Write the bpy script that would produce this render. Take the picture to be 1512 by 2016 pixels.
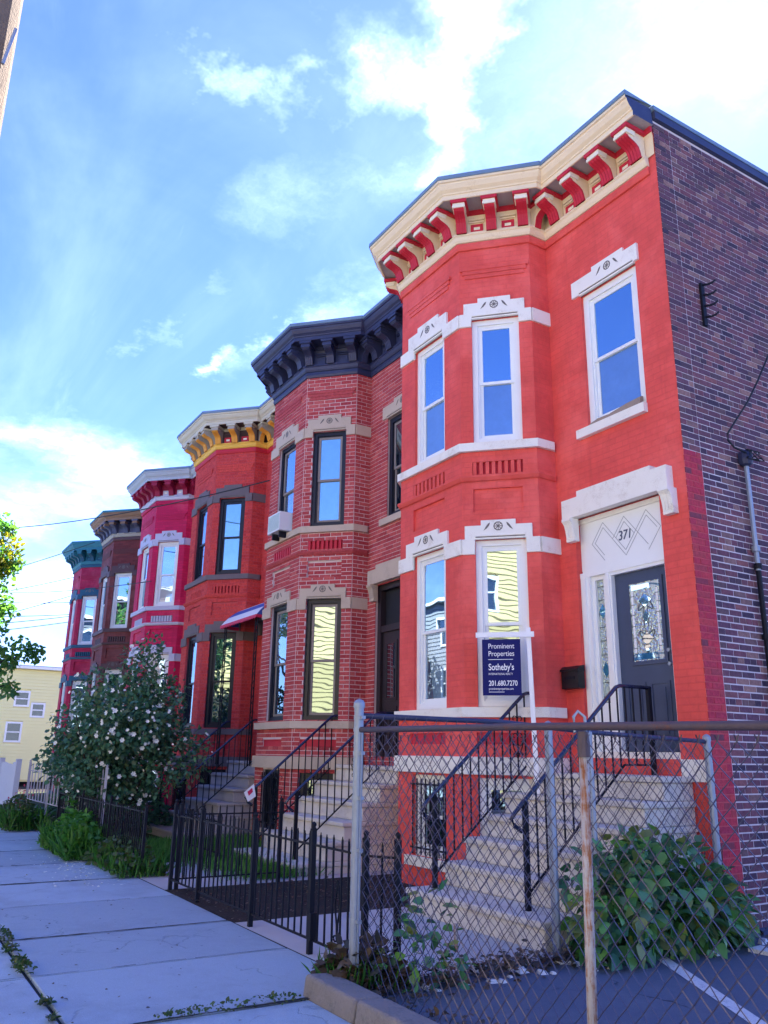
import bpy, bmesh, math, random
import numpy as np
from mathutils import Vector, Matrix
random.seed(7); RNG = np.random.default_rng(11)
for _o in list(bpy.data.objects): bpy.data.objects.remove(_o)
SC = bpy.context.scene; COL = SC.collection
R = math.radians

# ------------------------------------------------------------------ camera
W = 4.927                                   # pitch of the rowhouses
def cam_axes(yaw, pitch, roll):
    y, p, r = R(yaw), R(pitch), R(roll)
    f = Vector((math.sin(y)*math.cos(p), math.cos(y)*math.cos(p), math.sin(p)))
    rt = Vector((math.cos(y), -math.sin(y), 0)); up = rt.cross(f)
    return rt*math.cos(r)+up*math.sin(r), up*math.cos(r)-rt*math.sin(r), f
rt, up, fw = cam_axes(-58.681, 16.445, 0.881)
cd = bpy.data.cameras.new('camera'); cam = bpy.data.objects.new('camera', cd); COL.objects.link(cam)
cam.matrix_world = Matrix(((rt.x, up.x, -fw.x, 5.612), (rt.y, up.y, -fw.y, -7.32), (rt.z, up.z, -fw.z, 1.293), (0, 0, 0, 1)))
cd.sensor_fit = 'HORIZONTAL'; cd.sensor_width = 36; cd.lens = 1616.78/1512*36
cd.clip_start = 0.05; cd.clip_end = 2000
SC.camera = cam

# ------------------------------------------------------------------ light
SUN_EL, SUN_AZ = 44.0, -33.0                # azimuth clockwise from +y
SC.view_settings.view_transform = 'Standard'; SC.view_settings.look = 'None'
SC.view_settings.gamma = 1; SC.view_settings.use_curve_mapping = False
SC.view_settings.exposure = 2.35
sd = bpy.data.lights.new('sun', 'SUN'); sd.energy = 5.0; sd.angle = R(0.5); sd.color = (1, .93, .82)
sun = bpy.data.objects.new('sun', sd); COL.objects.link(sun)
to_sun = Vector((math.sin(R(SUN_AZ))*math.cos(R(SUN_EL)), math.cos(R(SUN_AZ))*math.cos(R(SUN_EL)), math.sin(R(SUN_EL))))
sun.rotation_euler = to_sun.to_track_quat('Z', 'Y').to_euler(); sun.location = (0, 0, 30)

class NT:
    """tiny helper to chain nodes"""
    def __init__(s, tree): s.t = tree; s.n = tree.nodes; s.l = tree.links
    def add(s, typ, **kw):
        n = s.n.new(typ)
        for k, v in kw.items(): setattr(n, k, v)
        return n
    def put(s, sock, v):
        if isinstance(v, (int, float)): sock.default_value = v
        elif isinstance(v, (tuple, list)):
            if len(sock.default_value) == 4 and len(v) == 3: v = (*v, 1)
            sock.default_value = v
        else: s.l.new(v, sock)
    def m(s, op, a, b=0.0, c=0.0, clamp=False):
        n = s.add('ShaderNodeMath', operation=op); n.use_clamp = clamp
        s.put(n.inputs[0], a); s.put(n.inputs[1], b)
        if op in ('MULTIPLY_ADD', 'SMOOTH_MIN', 'SMOOTH_MAX'): s.put(n.inputs[2], c)
        return n.outputs[0]
    def vm(s, op, a, b=(0, 0, 0)):
        n = s.add('ShaderNodeVectorMath', operation=op); s.put(n.inputs[0], a)
        if op == 'SCALE': s.put(n.inputs[3], b)
        else: s.put(n.inputs[1], b)
        return n.outputs['Value'] if op in ('LENGTH', 'DOT_PRODUCT', 'DISTANCE') else n.outputs[0]
    def noise(s, vec, scale, detail=4, rough=.55, dist=0):
        n = s.add('ShaderNodeTexNoise'); s.put(n.inputs['Vector'], vec)
        s.put(n.inputs['Scale'], scale); n.inputs['Detail'].default_value = detail
        n.inputs['Roughness'].default_value = rough; n.inputs['Distortion'].default_value = dist
        return n.outputs['Fac']
    def smooth(s, v, a, b):
        n = s.add('ShaderNodeMapRange', interpolation_type='SMOOTHSTEP'); n.clamp = True
        s.put(n.inputs[0], v); s.put(n.inputs[1], a); s.put(n.inputs[2], b)
        return n.outputs[0]
    def mix(s, f, a, b, blend='MIX'):
        n = s.add('ShaderNodeMix', data_type='RGBA', blend_type=blend)
        s.put(n.inputs[0], f); s.put(n.inputs[6], a); s.put(n.inputs[7], b)
        return n.outputs[2]

world = bpy.data.worlds.new('World'); SC.world = world; world.use_nodes = True
def build_world():
    t = NT(world.node_tree); t.n.clear()
    sky = t.add('ShaderNodeTexSky', sky_type='NISHITA'); sky.sun_disc = False
    sky.sun_elevation = R(SUN_EL); sky.sun_rotation = R(SUN_AZ); sky.altitude = 20
    sky.air_density = 1.0; sky.dust_density = 0.25; sky.ozone_density = 2.5
    tc = t.add('ShaderNodeTexCoord'); d = tc.outputs['Generated']
    sep = t.add('ShaderNodeSeparateXYZ'); t.put(sep.inputs[0], d)
    k = t.m('ADD', t.m('MAXIMUM', sep.outputs[2], 0.0), 0.18)
    cmb = t.add('ShaderNodeCombineXYZ'); t.put(cmb.inputs[0], t.m('DIVIDE', sep.outputs[0], k)); t.put(cmb.inputs[1], t.m('DIVIDE', sep.outputs[1], k))
    uv = cmb.outputs[0]
    w1 = t.noise(uv, 1.1, 6, .6, .6)
    rot = t.add('ShaderNodeMapping'); rot.inputs['Rotation'].default_value = (0, 0, .9); rot.inputs['Scale'].default_value = (.55, 1.6, 1); rot.inputs['Location'].default_value = (1.7, .4, 0)
    t.put(rot.inputs[0], uv)
    w2 = t.noise(rot.outputs[0], 1.5, 7, .6, 1.0)
    veil = t.smooth(t.m('ADD', t.m('MULTIPLY', w1, .55), t.m('MULTIPLY', w2, .45)), .44, .74)
    w3 = t.noise(rot.outputs[0], 3.2, 9, .62, .8)
    puff = t.smooth(t.m('ADD', t.m('MULTIPLY', w3, .6), t.m('MULTIPLY', w1, .4)), .50, .82)
    # the bright drawn-out cloud bands, as strokes across the cloud layer (a, b, width, weight)
    warp = t.add('ShaderNodeTexNoise'); t.put(warp.inputs['Vector'], uv); warp.inputs['Scale'].default_value = 3.5; warp.inputs['Detail'].default_value = 6; warp.inputs['Roughness'].default_value = .65
    uvw = t.vm('ADD', uv, t.vm('SCALE', t.vm('SUBTRACT', warp.outputs['Color'], (.5, .5, .5)), .42))
    tot = None
    for a, b, wd, wt in BANDS:
        a = Vector(a); b = Vector(b); ab = b-a; L2 = ab.length_squared
        ap = t.vm('SUBTRACT', uvw, (a.x, a.y, 0))
        h = t.m('DIVIDE', t.vm('DOT_PRODUCT', ap, (ab.x, ab.y, 0)), L2, clamp=True)
        n = t.add('ShaderNodeVectorMath', operation='SCALE'); n.inputs[0].default_value = (ab.x, ab.y, 0); t.put(n.inputs[3], h)
        dist = t.vm('LENGTH', t.vm('SUBTRACT', ap, n.outputs[0]))
        v = t.m('MULTIPLY', t.smooth(dist, wd, 0.0), wt)
        tot = v if tot is None else t.m('MAXIMUM', tot, v)
    fine = t.noise(uvw, 7.0, 8, .65)
    band = t.m('MULTIPLY', t.m('POWER', tot, 1.4), t.m('MULTIPLY_ADD', fine, .9, -.12), clamp=True)
    haze = t.m('MULTIPLY', t.smooth(sep.outputs[2], .5, .0), .13)
    m = t.m('MULTIPLY', veil, .12)
    m = t.m('MAXIMUM', m, t.m('MULTIPLY', puff, .21))
    m = t.m('MAXIMUM', m, band)
    m = t.m('ADD', m, t.m('MULTIPLY', haze, t.m('SUBTRACT', 1.0, m)), clamp=True)
    m = t.m('POWER', m, 1.5)
    col = t.mix(m, t.mix(1.0, sky.outputs[0], SKY_TINT, 'MULTIPLY'), CLOUD)
    bg = t.add('ShaderNodeBackground'); t.put(bg.inputs[0], col); bg.inputs[1].default_value = SKY_STRENGTH
    out = t.add('ShaderNodeOutputWorld'); t.l.new(bg.outputs[0], out.inputs[0])
SKY_STRENGTH = 0.15
SKY_TINT = (.215, .275, .55)
CLOUD = (9.4, 11.6, 14.0)
def uvdir(u, v):                             # where a direction of the view meets the cloud layer
    d = fw + rt*((u-756)/1616.78) - up*((v-1008)/1616.78); d.normalize()
    return (d.x/(max(d.z, 0)+.18), d.y/(max(d.z, 0)+.18))
BANDS = [(uvdir(905, -60), uvdir(940, 210), .10, .95), (uvdir(940, 210), uvdir(880, 330), .09, .8),
         (uvdir(470, 200), uvdir(690, 100), .07, .7), (uvdir(640, 110), uvdir(900, 70), .10, .8),
         (uvdir(560, 430), uvdir(800, 300), .16, .45), (uvdir(760, 330), uvdir(960, 260), .17, .5),
         (uvdir(1300, 90), uvdir(1800, 60), .36, .5), (uvdir(1000, 310), uvdir(1240, 160), .14, .4),
         (uvdir(430, 720), uvdir(545, 640), .05, .8), (uvdir(250, 700), uvdir(420, 590), .05, .4),
         (uvdir(60, 860), uvdir(260, 930), .22, .8), (uvdir(0, 1020), uvdir(200, 960), .3, .6),
         (uvdir(520, 700), uvdir(760, 560), .10, .6), (uvdir(-100, 1200), uvdir(240, 1130), .4, .7)]
build_world()

# ------------------------------------------------------------------ materials
MATS = {}
def bsdf(t, base, rough=.7, spec=.35, metal=0.0, bump=None, bstr=.3, bdist=.01):
    b = t.add('ShaderNodeBsdfPrincipled'); t.put(b.inputs['Base Color'], base); t.put(b.inputs['Roughness'], rough)
    b.inputs['Metallic'].default_value = metal; b.inputs['Specular IOR Level'].default_value = spec
    if bump is not None:
        bn = t.add('ShaderNodeBump'); bn.inputs['Strength'].default_value = bstr; bn.inputs['Distance'].default_value = bdist
        t.put(bn.inputs['Height'], bump); t.l.new(bn.outputs[0], b.inputs['Normal'])
    return b
def newmat(name):
    m = bpy.data.materials.new(name); m.use_nodes = True; t = NT(m.node_tree); t.n.clear()
    t.out = t.add('ShaderNodeOutputMaterial'); t.pos = t.add('ShaderNodeNewGeometry').outputs['Position']
    MATS[name] = m; return m, t
def done(m, t, b): t.l.new(b.outputs[0], t.out.inputs[0]); return m
def mul(c, f): return tuple(min(1, x*f) for x in c)
def plain(name, c, var=.18, scale=3, rough=.6, bstr=.15, bscale=60, metal=0., spec=.35, dirt=None, damt=.5, dscale=1.3, bdist=.004, fine=.25):
    m, t = newmat(name)
    f = t.noise(t.pos, scale, 6, .65); f2 = t.noise(t.pos, bscale, 3, .6)
    col = t.mix(f, mul(c, 1-var), mul(c, 1+var))
    col = t.mix(t.m('MULTIPLY', t.smooth(f2, .3, .72) if fine > .3 else f2, fine), col, mul(c, .8 if fine < .3 else .55))
    if dirt:
        g = t.smooth(t.m('ADD', t.m('MULTIPLY', t.noise(t.pos, dscale, 8, .7), .7), t.m('MULTIPLY', f2, .3)), .5, .72)
        col = t.mix(t.m('MULTIPLY', g, damt), col, dirt)
    return done(m, t, bsdf(t, col, rough, spec, metal, f2, bstr, bdist))
def painted_brick(name, c, mortar, msize=.006, var=.2, bstr=.5, dirt=None, damt=.4, c2=None):
    m, t = newmat(name)
    uv = t.add('ShaderNodeUVMap').outputs[0]
    b = t.add('ShaderNodeTexBrick'); t.put(b.inputs['Vector'], uv)
    t.put(b.inputs['Color1'], mul(c, 1-var)); t.put(b.inputs['Color2'], c2 or mul(c, 1+var)); t.put(b.inputs['Mortar'], mortar)
    b.inputs['Scale'].default_value = 1; b.inputs['Brick Width'].default_value = .215; b.inputs['Row Height'].default_value = .0735
    b.inputs['Mortar Size'].default_value = msize; b.inputs['Mortar Smooth'].default_value = .3
    f = t.noise(t.pos, 1.6, 7, .65); f2 = t.noise(t.pos, 70, 3, .6)
    col = t.mix(f, mul(c, .82), b.outputs['Color']); col = t.mix(t.smooth(f, .35, .65), col, b.outputs['Color'])
    if dirt:
        g = t.smooth(t.noise(t.pos, 2.3, 8, .72), .52, .72); col = t.mix(t.m('MULTIPLY', g, damt), col, dirt)
    mp = t.add('ShaderNodeMapping'); mp.inputs['Scale'].default_value = (4, 4, .35); t.put(mp.inputs[0], t.pos)
    run = t.smooth(t.noise(mp.outputs[0], 2.2, 7, .7), .5, .74); col = t.mix(t.m('MULTIPLY', run, .38), col, mul(c, .62))
    blot = t.smooth(t.noise(t.pos, 3.1, 9, .72), .48, .66); col = t.mix(t.m('MULTIPLY', blot, .34), col, mul(c, .66)); spk = t.smooth(t.noise(t.pos, 95, 2, .6), .55, .8); col = t.mix(t.m('MULTIPLY', spk, .35), col, mul(c, .6))
    fade = t.smooth(t.noise(t.pos, .8, 6, .65), .48, .66); col = t.mix(t.m('MULTIPLY', fade, .5), col, tuple(min(1, x*1.04+.065) for x in c))
    chip = t.smooth(t.noise(t.pos, 38, 5, .75), .70, .74); col = t.mix(t.m('MULTIPLY', chip, .5), col, tuple(min(1, x*.8+.14) for x in c))
    h = t.m('ADD', t.m('MULTIPLY', b.outputs['Fac'], -1.0), t.m('ADD', t.m('MULTIPLY', f2, .45), t.m('MULTIPLY', f, .6)))
    return done(m, t, bsdf(t, col, .72, .3, 0, h, bstr, .006))
def brick_mat(name, cols, island=False, rough=.85):
    m, t = newmat(name)
    if island: r = t.add('ShaderNodeNewGeometry').outputs['Random Per Island']
    else: r = t.add('ShaderNodeObjectInfo').outputs['Random']
    ramp = t.add('ShaderNodeValToRGB'); e = ramp.color_ramp.elements
    while len(e) < len(cols): e.new(.5)
    for i, c in enumerate(cols): e[i].position = i/(len(cols)-1); e[i].color = (*c, 1)
    t.put(ramp.inputs[0], r)
    f = t.noise(t.pos, 26, 6, .7); f2 = t.noise(t.pos, 1.1, 5, .6); f3 = t.noise(t.pos, 120, 3, .6)
    col = t.mix(t.smooth(f, .3, .75), t.mix(1.0, ramp.outputs[0], (.62, .6, .62), 'MULTIPLY'), ramp.outputs[0])
    col = t.mix(t.m('MULTIPLY', t.smooth(f2, .42, .7), .35), col, mul(cols[0], .7))
    return done(m, t, bsdf(t, col, rough, .25, 0, t.m('ADD', f, f3), .5, .004))
def leaf_mat(name, cols, trans=.35, spec=.4, rough=.45):
    m, t = newmat(name)
    r = t.add('ShaderNodeNewGeometry').outputs['Random Per Island']; ri = t.add('ShaderNodeObjectInfo').outputs['Random']
    r = t.m('FRACT', t.m('ADD', r, ri))
    ramp = t.add('ShaderNodeValToRGB'); e = ramp.color_ramp.elements
    while len(e) < len(cols): e.new(.5)
    for i, c in enumerate(cols): e[i].position = i/(len(cols)-1); e[i].color = (*c, 1)
    t.put(ramp.inputs[0], r)
    b = bsdf(t, ramp.outputs[0], rough, spec)
    tr = t.add('ShaderNodeBsdfTranslucent'); t.put(tr.inputs[0], t.mix(1.0, ramp.outputs[0], (1.5, 1.6, .7), 'MULTIPLY'))
    mx = t.add('ShaderNodeMixShader'); mx.inputs[0].default_value = trans
    t.l.new(b.outputs[0], mx.inputs[1]); t.l.new(tr.outputs[0], mx.inputs[2])
    return done(m, t, mx)
def glass(name, base, refl=.5, tint=(.64, .88, 1), wav=.013, wscale=1.2):
    m, t = newmat(name)
    n = t.noise(t.pos, wscale, 2, .5); bn = t.add('ShaderNodeBump'); bn.inputs['Strength'].default_value = wav; bn.inputs['Distance'].default_value = .25
    t.put(bn.inputs['Height'], n)
    dirt = t.noise(t.pos, 5, 6, .7)
    d = bsdf(t, t.mix(dirt, mul(base, .75), mul(base, 1.25)), .6, 0)
    g = t.add('ShaderNodeBsdfGlossy'); t.put(g.inputs[0], tint); g.inputs['Roughness'].default_value = .015; t.l.new(bn.outputs[0], g.inputs['Normal'])
    lw = t.add('ShaderNodeLayerWeight'); lw.inputs[0].default_value = .35
    mx = t.add('ShaderNodeMixShader'); t.put(mx.inputs[0], t.m('MULTIPLY_ADD', lw.outputs['Fresnel'], .5, refl, clamp=True))
    t.l.new(d.outputs[0], mx.inputs[1]); t.l.new(g.outputs[0], mx.inputs[2])
    return done(m, t, mx)

RED = (.80, .098, .082)
M = {}
M['red'] = painted_brick('red_painted_brick', RED, mul(RED, .93), .006, .045, .6, dirt=(.60, .05, .06), damt=.55)
M['red_flat'] = plain('red_trim_paint', (.55, .02, .045), .12, 4)
M['cream'] = plain('cream_trim_paint', (.84, .68, .46), .1, 5, dirt=(.45, .28, .12), damt=.35, dscale=5)
M['cream_pale'] = plain('pale_cream_paint', (.86, .78, .6), .08, 5)
M['white_stone'] = plain('white_painted_stone', (.86, .83, .76), .06, 3, .7, .2, 90, dirt=(.46, .37, .27), damt=.7, dscale=4)
M['white_frame'] = plain('white_window_frame', (.84, .86, .86), .05, 3, .4, .05)
M['groove_shade'] = plain('carved_groove_shade', (.16, .14, .13), .2)  # dark grey stands in for the shade inside carved grooves
M['soft_groove_shade'] = plain('panel_groove_shade', (.36, .38, .40), .1)  # grey stands in for shade in the transom panel's grooves
M['blue_tin'] = plain('weathered_tin_flashing', (.16, .24, .33), .25, 3, .45, .1, dirt=(.4, .44, .45), damt=.5)
M['soffit'] = plain('grey_soffit', (.42, .38, .37), .15, 30)
M['navy'] = plain('navy_cornice_paint', (.035, .042, .10), .3, 3, .45, .1, dirt=(.12, .13, .2), damt=.4)
M['black_frame'] = plain('black_window_frame', (.012, .014, .024), .3, 3, .4, .05)
M['tan_frame'] = plain('greyed_wood_sash', (.26, .22, .2), .2, 8)
M['tan_stone'] = plain('tan_sandstone', (.56, .46, .36), .12, 3, .85, .3, 80, dirt=(.3, .23, .18), damt=.5, dscale=2.5)
M['grey_stone'] = plain('brown_grey_stone', (.17, .14, .15), .2, 3, .85, .3, 80)
M['step_stone'] = plain('step_limestone', (.68, .64, .58), .12, 2.4, .85, .35, 70, dirt=(.27, .2, .14), damt=.8, dscale=2.6)
M['step_grey'] = plain('grey_step_stone', (.42, .39, .42), .2, 3, .85, .35, 70, dirt=(.12, .11, .12), damt=.5)
M['mortar_white'] = plain('pale_mortar', (.68, .54, .54), .15, 5, .95, .4, 120)
M['mortar_grey'] = plain('grey_mortar', (.70, .62, .65), .25, 4, .95, .4, 120)
M['mortar_red'] = plain('red_mortar', (.56, .09, .11), .2, 5, .95, .3, 120)
H2B = [(.46, .06, .075), (.6, .085, .09), (.70, .16, .15), (.52, .07, .085), (.64, .13, .14)]
M['h2_brick'] = brick_mat('rose_red_brick', H2B); M['h2_brick_i'] = brick_mat('rose_red_brick_mass', H2B, True)
SB = [(.07, .05, .085), (.17, .085, .125), (.28, .10, .125), (.13, .075, .11), (.34, .13, .13), (.20, .09, .135), (.09, .06, .09), (.46, .25, .21)]
M['side_brick'] = brick_mat('dark_side_brick', SB); M['side_brick_i'] = brick_mat('dark_side_brick_mass', SB, True)
PB = [(.60, .05, .09), (.70, .06, .09), (.52, .05, .10), (.74, .08, .09), (.20, .07, .10)]
M['wrap_brick'] = brick_mat('overpainted_brick', PB); M['wrap_brick_i'] = brick_mat('overpainted_brick_mass', PB, True)
H3B = [(.74, .07, .065), (.84, .10, .085), (.66, .06, .065), (.80, .10, .09)]
M['h3_brick_i'] = brick_mat('orange_red_brick_mass', H3B, True); M['h3_brick'] = brick_mat('orange_red_brick', H3B)
M['side_tex'] = painted_brick('dark_side_brick_far', (.16, .08, .11), (.62, .55, .58), .012, .4, .6)
M['h4_wall'] = painted_brick('crimson_painted_brick', (.66, .014, .095), (.5, .012, .075), .007, .15, .6)
M['h5_wall'] = painted_brick('brown_red_brick', (.20, .035, .035), (.13, .04, .04), .007, .3, .6)
M['h6_wall'] = painted_brick('wine_painted_brick', (.48, .014, .07), (.36, .02, .06), .007, .2, .6)
M['lav'] = plain('lavender_grey_trim', (.55, .55, .68), .1, 4); M['crimson'] = plain('crimson_bracket_paint', (.34, .012, .06), .2, 4)
M['brown_trim'] = plain('brown_trim_paint', (.11, .055, .06), .25, 4); M['brown_cor'] = plain('brown_cornice_paint', (.30, .17, .10), .3, 4)
M['bluegrey'] = plain('blue_grey_bracket', (.10, .11, .19), .25, 4)
M['teal'] = plain('teal_cornice_paint', (.03, .20, .26), .25, 3); M['teal_dark'] = plain('dark_teal_trim', (.02, .10, .17), .25, 3)
M['stone_grey'] = plain('greige_cornice_paint', (.42, .38, .32), .15, 4, dirt=(.2, .16, .13), damt=.4); M['gold'] = plain('gold_bracket_paint', (.80, .36, .05), .15, 8)
M['pale_crown'] = plain('pale_cream_grey_crown', (.62, .57, .44), .12, 4, dirt=(.3, .25, .18), damt=.4)
M['blue_crown'] = plain('blue_grey_crown', (.46, .50, .56), .12, 4, dirt=(.25, .27, .3), damt=.4)
M['dark_soffit'] = plain('dark_brown_soffit', (.09, .05, .05), .2); M['yellow_band'] = plain('yellow_band_paint', (.85, .50, .08), .1, 4)
M['dark_wood'] = plain('dark_door_wood', (.03, .022, .028), .3, 6, .4, .2)
M['door_navy'] = plain('blue_black_door', (.048, .068, .13), .25, 4, .35, .1)
M['iron'] = plain('black_wrought_iron', (.010, .011, .018), .3, 30, .55, .2, 120, spec=.18)
M['rail_blue'] = plain('black_handrail_enamel', (.012, .018, .06), .2, 30, .25, .1, 120, spec=.8)
M['galv'] = plain('galvanised_steel', (.30, .345, .42), .18, 14, .45, .15, 120, metal=.35, dirt=(.24, .18, .15), damt=.35, dscale=6)
M['rail_rust'] = plain('dull_rusted_rail', (.10, .075, .09), .3, 18, .6, .3, 90, metal=.3, dirt=(.22, .07, .03), damt=.7, dscale=7)
def rust_streaks(name):
    m, t = newmat(name); mp = t.add('ShaderNodeMapping'); mp.inputs['Scale'].default_value = (9, 9, .9); t.put(mp.inputs[0], t.pos)
    a = t.noise(mp.outputs[0], 3, 7, .7, .5); b = t.noise(t.pos, 22, 6, .7); c = t.smooth(t.m('ADD', t.m('MULTIPLY', a, .75), t.m('MULTIPLY', b, .25)), .46, .60)
    col = t.mix(t.noise(t.pos, 9, 5, .7), (.52, .49, .48), (.34, .32, .32)); col = t.mix(c, col, t.mix(b, (.48, .17, .03), (.16, .05, .02)))
    return done(m, t, bsdf(t, col, .7, .3, 0, b, .5, .004))
M['post_rust'] = rust_streaks('rust_streaked_steel') or plain('rust_streaked_post', (.50, .42, .36), .2, 12, .6, .3, 90, metal=.15, dirt=(.40, .12, .025), damt=1.0, dscale=4)
M['wire'] = plain('chain_link_wire', (.12, .105, .135), .35, 20, .42, .1, metal=.5)
def paving(name, c, stain, crack=.9, spec_=.25, tone=.16, ck=.55):
    m, t = newmat(name); r = t.add('ShaderNodeObjectInfo').outputs['Random']
    big = t.noise(t.pos, 1.1, 8, .68); mid = t.noise(t.pos, 7, 7, .7); gr = t.noise(t.pos, 150, 2, .6); gr2 = t.noise(t.pos, 55, 4, .7)
    col = t.mix(r, mul(c, 1-tone), mul(c, 1+tone*.6))
    col = t.mix(t.m('MULTIPLY', t.smooth(big, .46, .70), .55), col, stain); col = t.mix(t.m('MULTIPLY', t.smooth(mid, .52, .75), .35), col, mul(c, .62))
    col = t.mix(t.m('MULTIPLY', t.smooth(gr, .45, .72), .5), col, mul(c, .5)); col = t.mix(t.m('MULTIPLY', t.smooth(gr2, .56, .72), .35), col, mul(c, 1.35))
    v = t.add('ShaderNodeTexVoronoi', feature='F1'); t.put(v.inputs['Vector'], t.pos); v.inputs['Scale'].default_value = 5.5; v.inputs['Randomness'].default_value = 1
    spot = t.m('MULTIPLY', t.smooth(v.outputs['Distance'], .075, .045), t.smooth(t.noise(t.pos, 2.7, 1), .52, .56)); col = t.mix(t.m('MULTIPLY', spot, .6), col, mul(c, .3))
    w = t.add('ShaderNodeTexVoronoi', feature='DISTANCE_TO_EDGE'); wp = t.add('ShaderNodeTexNoise'); t.put(wp.inputs['Vector'], t.pos); wp.inputs['Scale'].default_value = 3; wp.inputs['Detail'].default_value = 6
    t.put(w.inputs['Vector'], t.vm('ADD', t.pos, t.vm('SCALE', wp.outputs['Color'], .5))); w.inputs['Scale'].default_value = crack
    ck_ = t.m('MULTIPLY', t.smooth(w.outputs['Distance'], .012, .003), t.smooth(t.noise(t.pos, .9, 3), .50, .56)); col = t.mix(t.m('MULTIPLY', ck_, ck), col, mul(c, .22))
    return done(m, t, bsdf(t, col, .92, spec_, 0, t.m('SUBTRACT', t.m('ADD', gr, t.m('MULTIPLY', gr2, .6)), ck_), .5, .006))
M['concrete'] = paving('pavement_concrete', (.42, .52, .60), (.30, .35, .41), ck=.28)  # blue of the open skylight is mixed into the concrete colour
M['concrete_yard'] = plain('yard_concrete', (.52, .51, .50), .1, 2, .92, .35, 140, dirt=(.36, .34, .33), damt=.4)
M['kerb'] = plain('rough_kerb_concrete', (.25, .225, .215), .3, 5, .95, .9, 50, dirt=(.10, .11, .10), damt=.8, dscale=6, bdist=.012)
M['asphalt'] = paving('parking_asphalt', (.105, .13, .19), (.17, .19, .24), .7, .3, 0, .8)  # asphalt colour also carries the blue tint of skylight
M['road'] = plain('road_asphalt', (.07, .07, .075), .25, 3, .9, .5, 120)
M['line'] = plain('worn_white_line', (.72, .72, .72), .1, 6, .8, .3, 120, dirt=(.16, .18, .22), damt=.95, dscale=16, fine=.5)
M['soil'] = plain('dark_soil', (.035, .027, .025), .5, 9, .97, 1.0, 45, bdist=.03)
M['joint'] = plain('joint_dirt', (.03, .032, .034), .3, 12, .95)
M['grass_base'] = plain('lawn_soil', (.05, .075, .025), .4, 8, .95, .8, 40, bdist=.03)
M['grass'] = leaf_mat('grass_blades', [(.045, .15, .025), (.07, .24, .04), (.10, .30, .05), (.05, .18, .03)], .3)
M['weed'] = leaf_mat('weed_leaves', [(.03, .07, .02), (.06, .14, .03), (.09, .10, .04), (.05, .11, .035)], .25)
M['dry'] = leaf_mat('dry_leaf_litter', [(.05, .035, .025), (.12, .08, .05), (.08, .06, .045), (.04, .045, .03)], .1)
M['bush'] = leaf_mat('shrub_leaves', [(.04, .12, .075), (.07, .19, .115), (.11, .26, .15), (.055, .16, .11), (.14, .20, .09), (.03, .09, .06)], .22)
M['petal'] = leaf_mat('white_petals', [(.84, .84, .86), (.88, .88, .88), (.86, .84, .86)], .25)
M['pink'] = leaf_mat('pink_petals', [(.6, .04, .12), (.7, .1, .2)], .25)
M['big_leaf'] = leaf_mat('broad_leaves', [(.03, .10, .065), (.055, .19, .085), (.11, .32, .09), (.035, .13, .09), (.15, .36, .09), (.045, .14, .08), (.22, .26, .06), (.03, .09, .06)], .25, .5, .38)
M['tree'] = leaf_mat('street_tree_leaves', [(.06, .18, .07), (.10, .25, .09), (.17, .32, .08), (.07, .20, .10)], .5)
M['tree_sunlit'] = leaf_mat('sunlit_leaves', [(.26, .28, .03), (.36, .30, .04), (.18, .26, .04)], .5)  # yellow of sun shining through the leaves, put into their colour
M['far_tree'] = leaf_mat('far_leaves', [(.02, .06, .025), (.035, .09, .03), (.05, .11, .04)], .3)
M['bark'] = plain('bark', (.06, .045, .035), .4, 14, .95, 1.0, 40, bdist=.02)
M['pole'] = plain('weathered_pole_wood', (.20, .14, .10), .35, 9, .9, .9, 60, bdist=.012)
M['yellow_sid'] = plain('yellow_clapboard', (.52, .42, .20), .05, 1.2, .6, .05)
M['yellow_far'] = plain('pale_yellow_clapboard', (.88, .82, .42), .05, 1.2, .6, .05)
M['brown_sid'] = plain('brown_house_front', (.16, .09, .07), .2, 2); M['grey_sid'] = plain('grey_house_front', (.2, .21, .24), .1, 2)
M['roof'] = plain('dark_roofing', (.06, .06, .07), .2, 4)
M['plastic_white'] = plain('ac_white_plastic', (.72, .76, .78), .05, 4, .4, .03); M['ac_grill'] = plain('ac_grille', (.45, .6, .62), .1, 4, .5)
M['sign_blue'] = plain('navy_sign_board', (.005, .009, .12), .12, 6, .5, .03, spec=.15); M['sign_white'] = plain('sign_white', (.9, .9, .92), .02, 3, .5, .02)
M['mailbox'] = plain('black_mailbox', (.01, .01, .014), .2, 8, .4, .05)
M['awn_blue'] = plain('awning_blue', (.05, .12, .45), .1, 6, .6, .1); M['awn_white'] = plain('awning_white', (.8, .82, .86), .06, 6, .6, .1); M['awn_red'] = plain('awning_red', (.6, .02, .09), .1, 6, .6, .1)
M['cable'] = plain('cable_black', (.012, .014, .018), .1, 4, .6); M['cable_grey'] = plain('cable_grey', (.3, .32, .34), .1, 4, .6)
M['white_board'] = plain('white_board_fence', (.66, .68, .74), .12, 6, .7, .3, 60, dirt=(.3, .3, .34), damt=.5, dscale=6)
M['pale_iron'] = plain('pale_painted_iron', (.60, .58, .64), .15, 8)
M['tan_wood'] = plain('split_board', (.34, .26, .2), .3, 14, .9, .6, 60)
M['leadline'] = plain('lead_came', (.10, .12, .13), .2, 20, .4, .1, metal=.5); M['bevel_blue'] = glass('bevelled_glass', (.05, .22, .42), .4)
M['glass'] = glass('window_glass', (.012, .03, .06), .55)
M['glass_dark'] = glass('dark_window_glass', (.010, .014, .022), .38)
M['glass_screen'] = glass('screened_window_glass', (.10, .17, .34), .28, wav=.03)
M['dark_room'] = plain('dark_room', (.012, .014, .02), .3)
M['lace'] = plain('white_curtain', (.82, .82, .84), .06, 9)
M['glass_far'] = glass('far_window_glass', (.02, .025, .04), .08)
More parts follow.
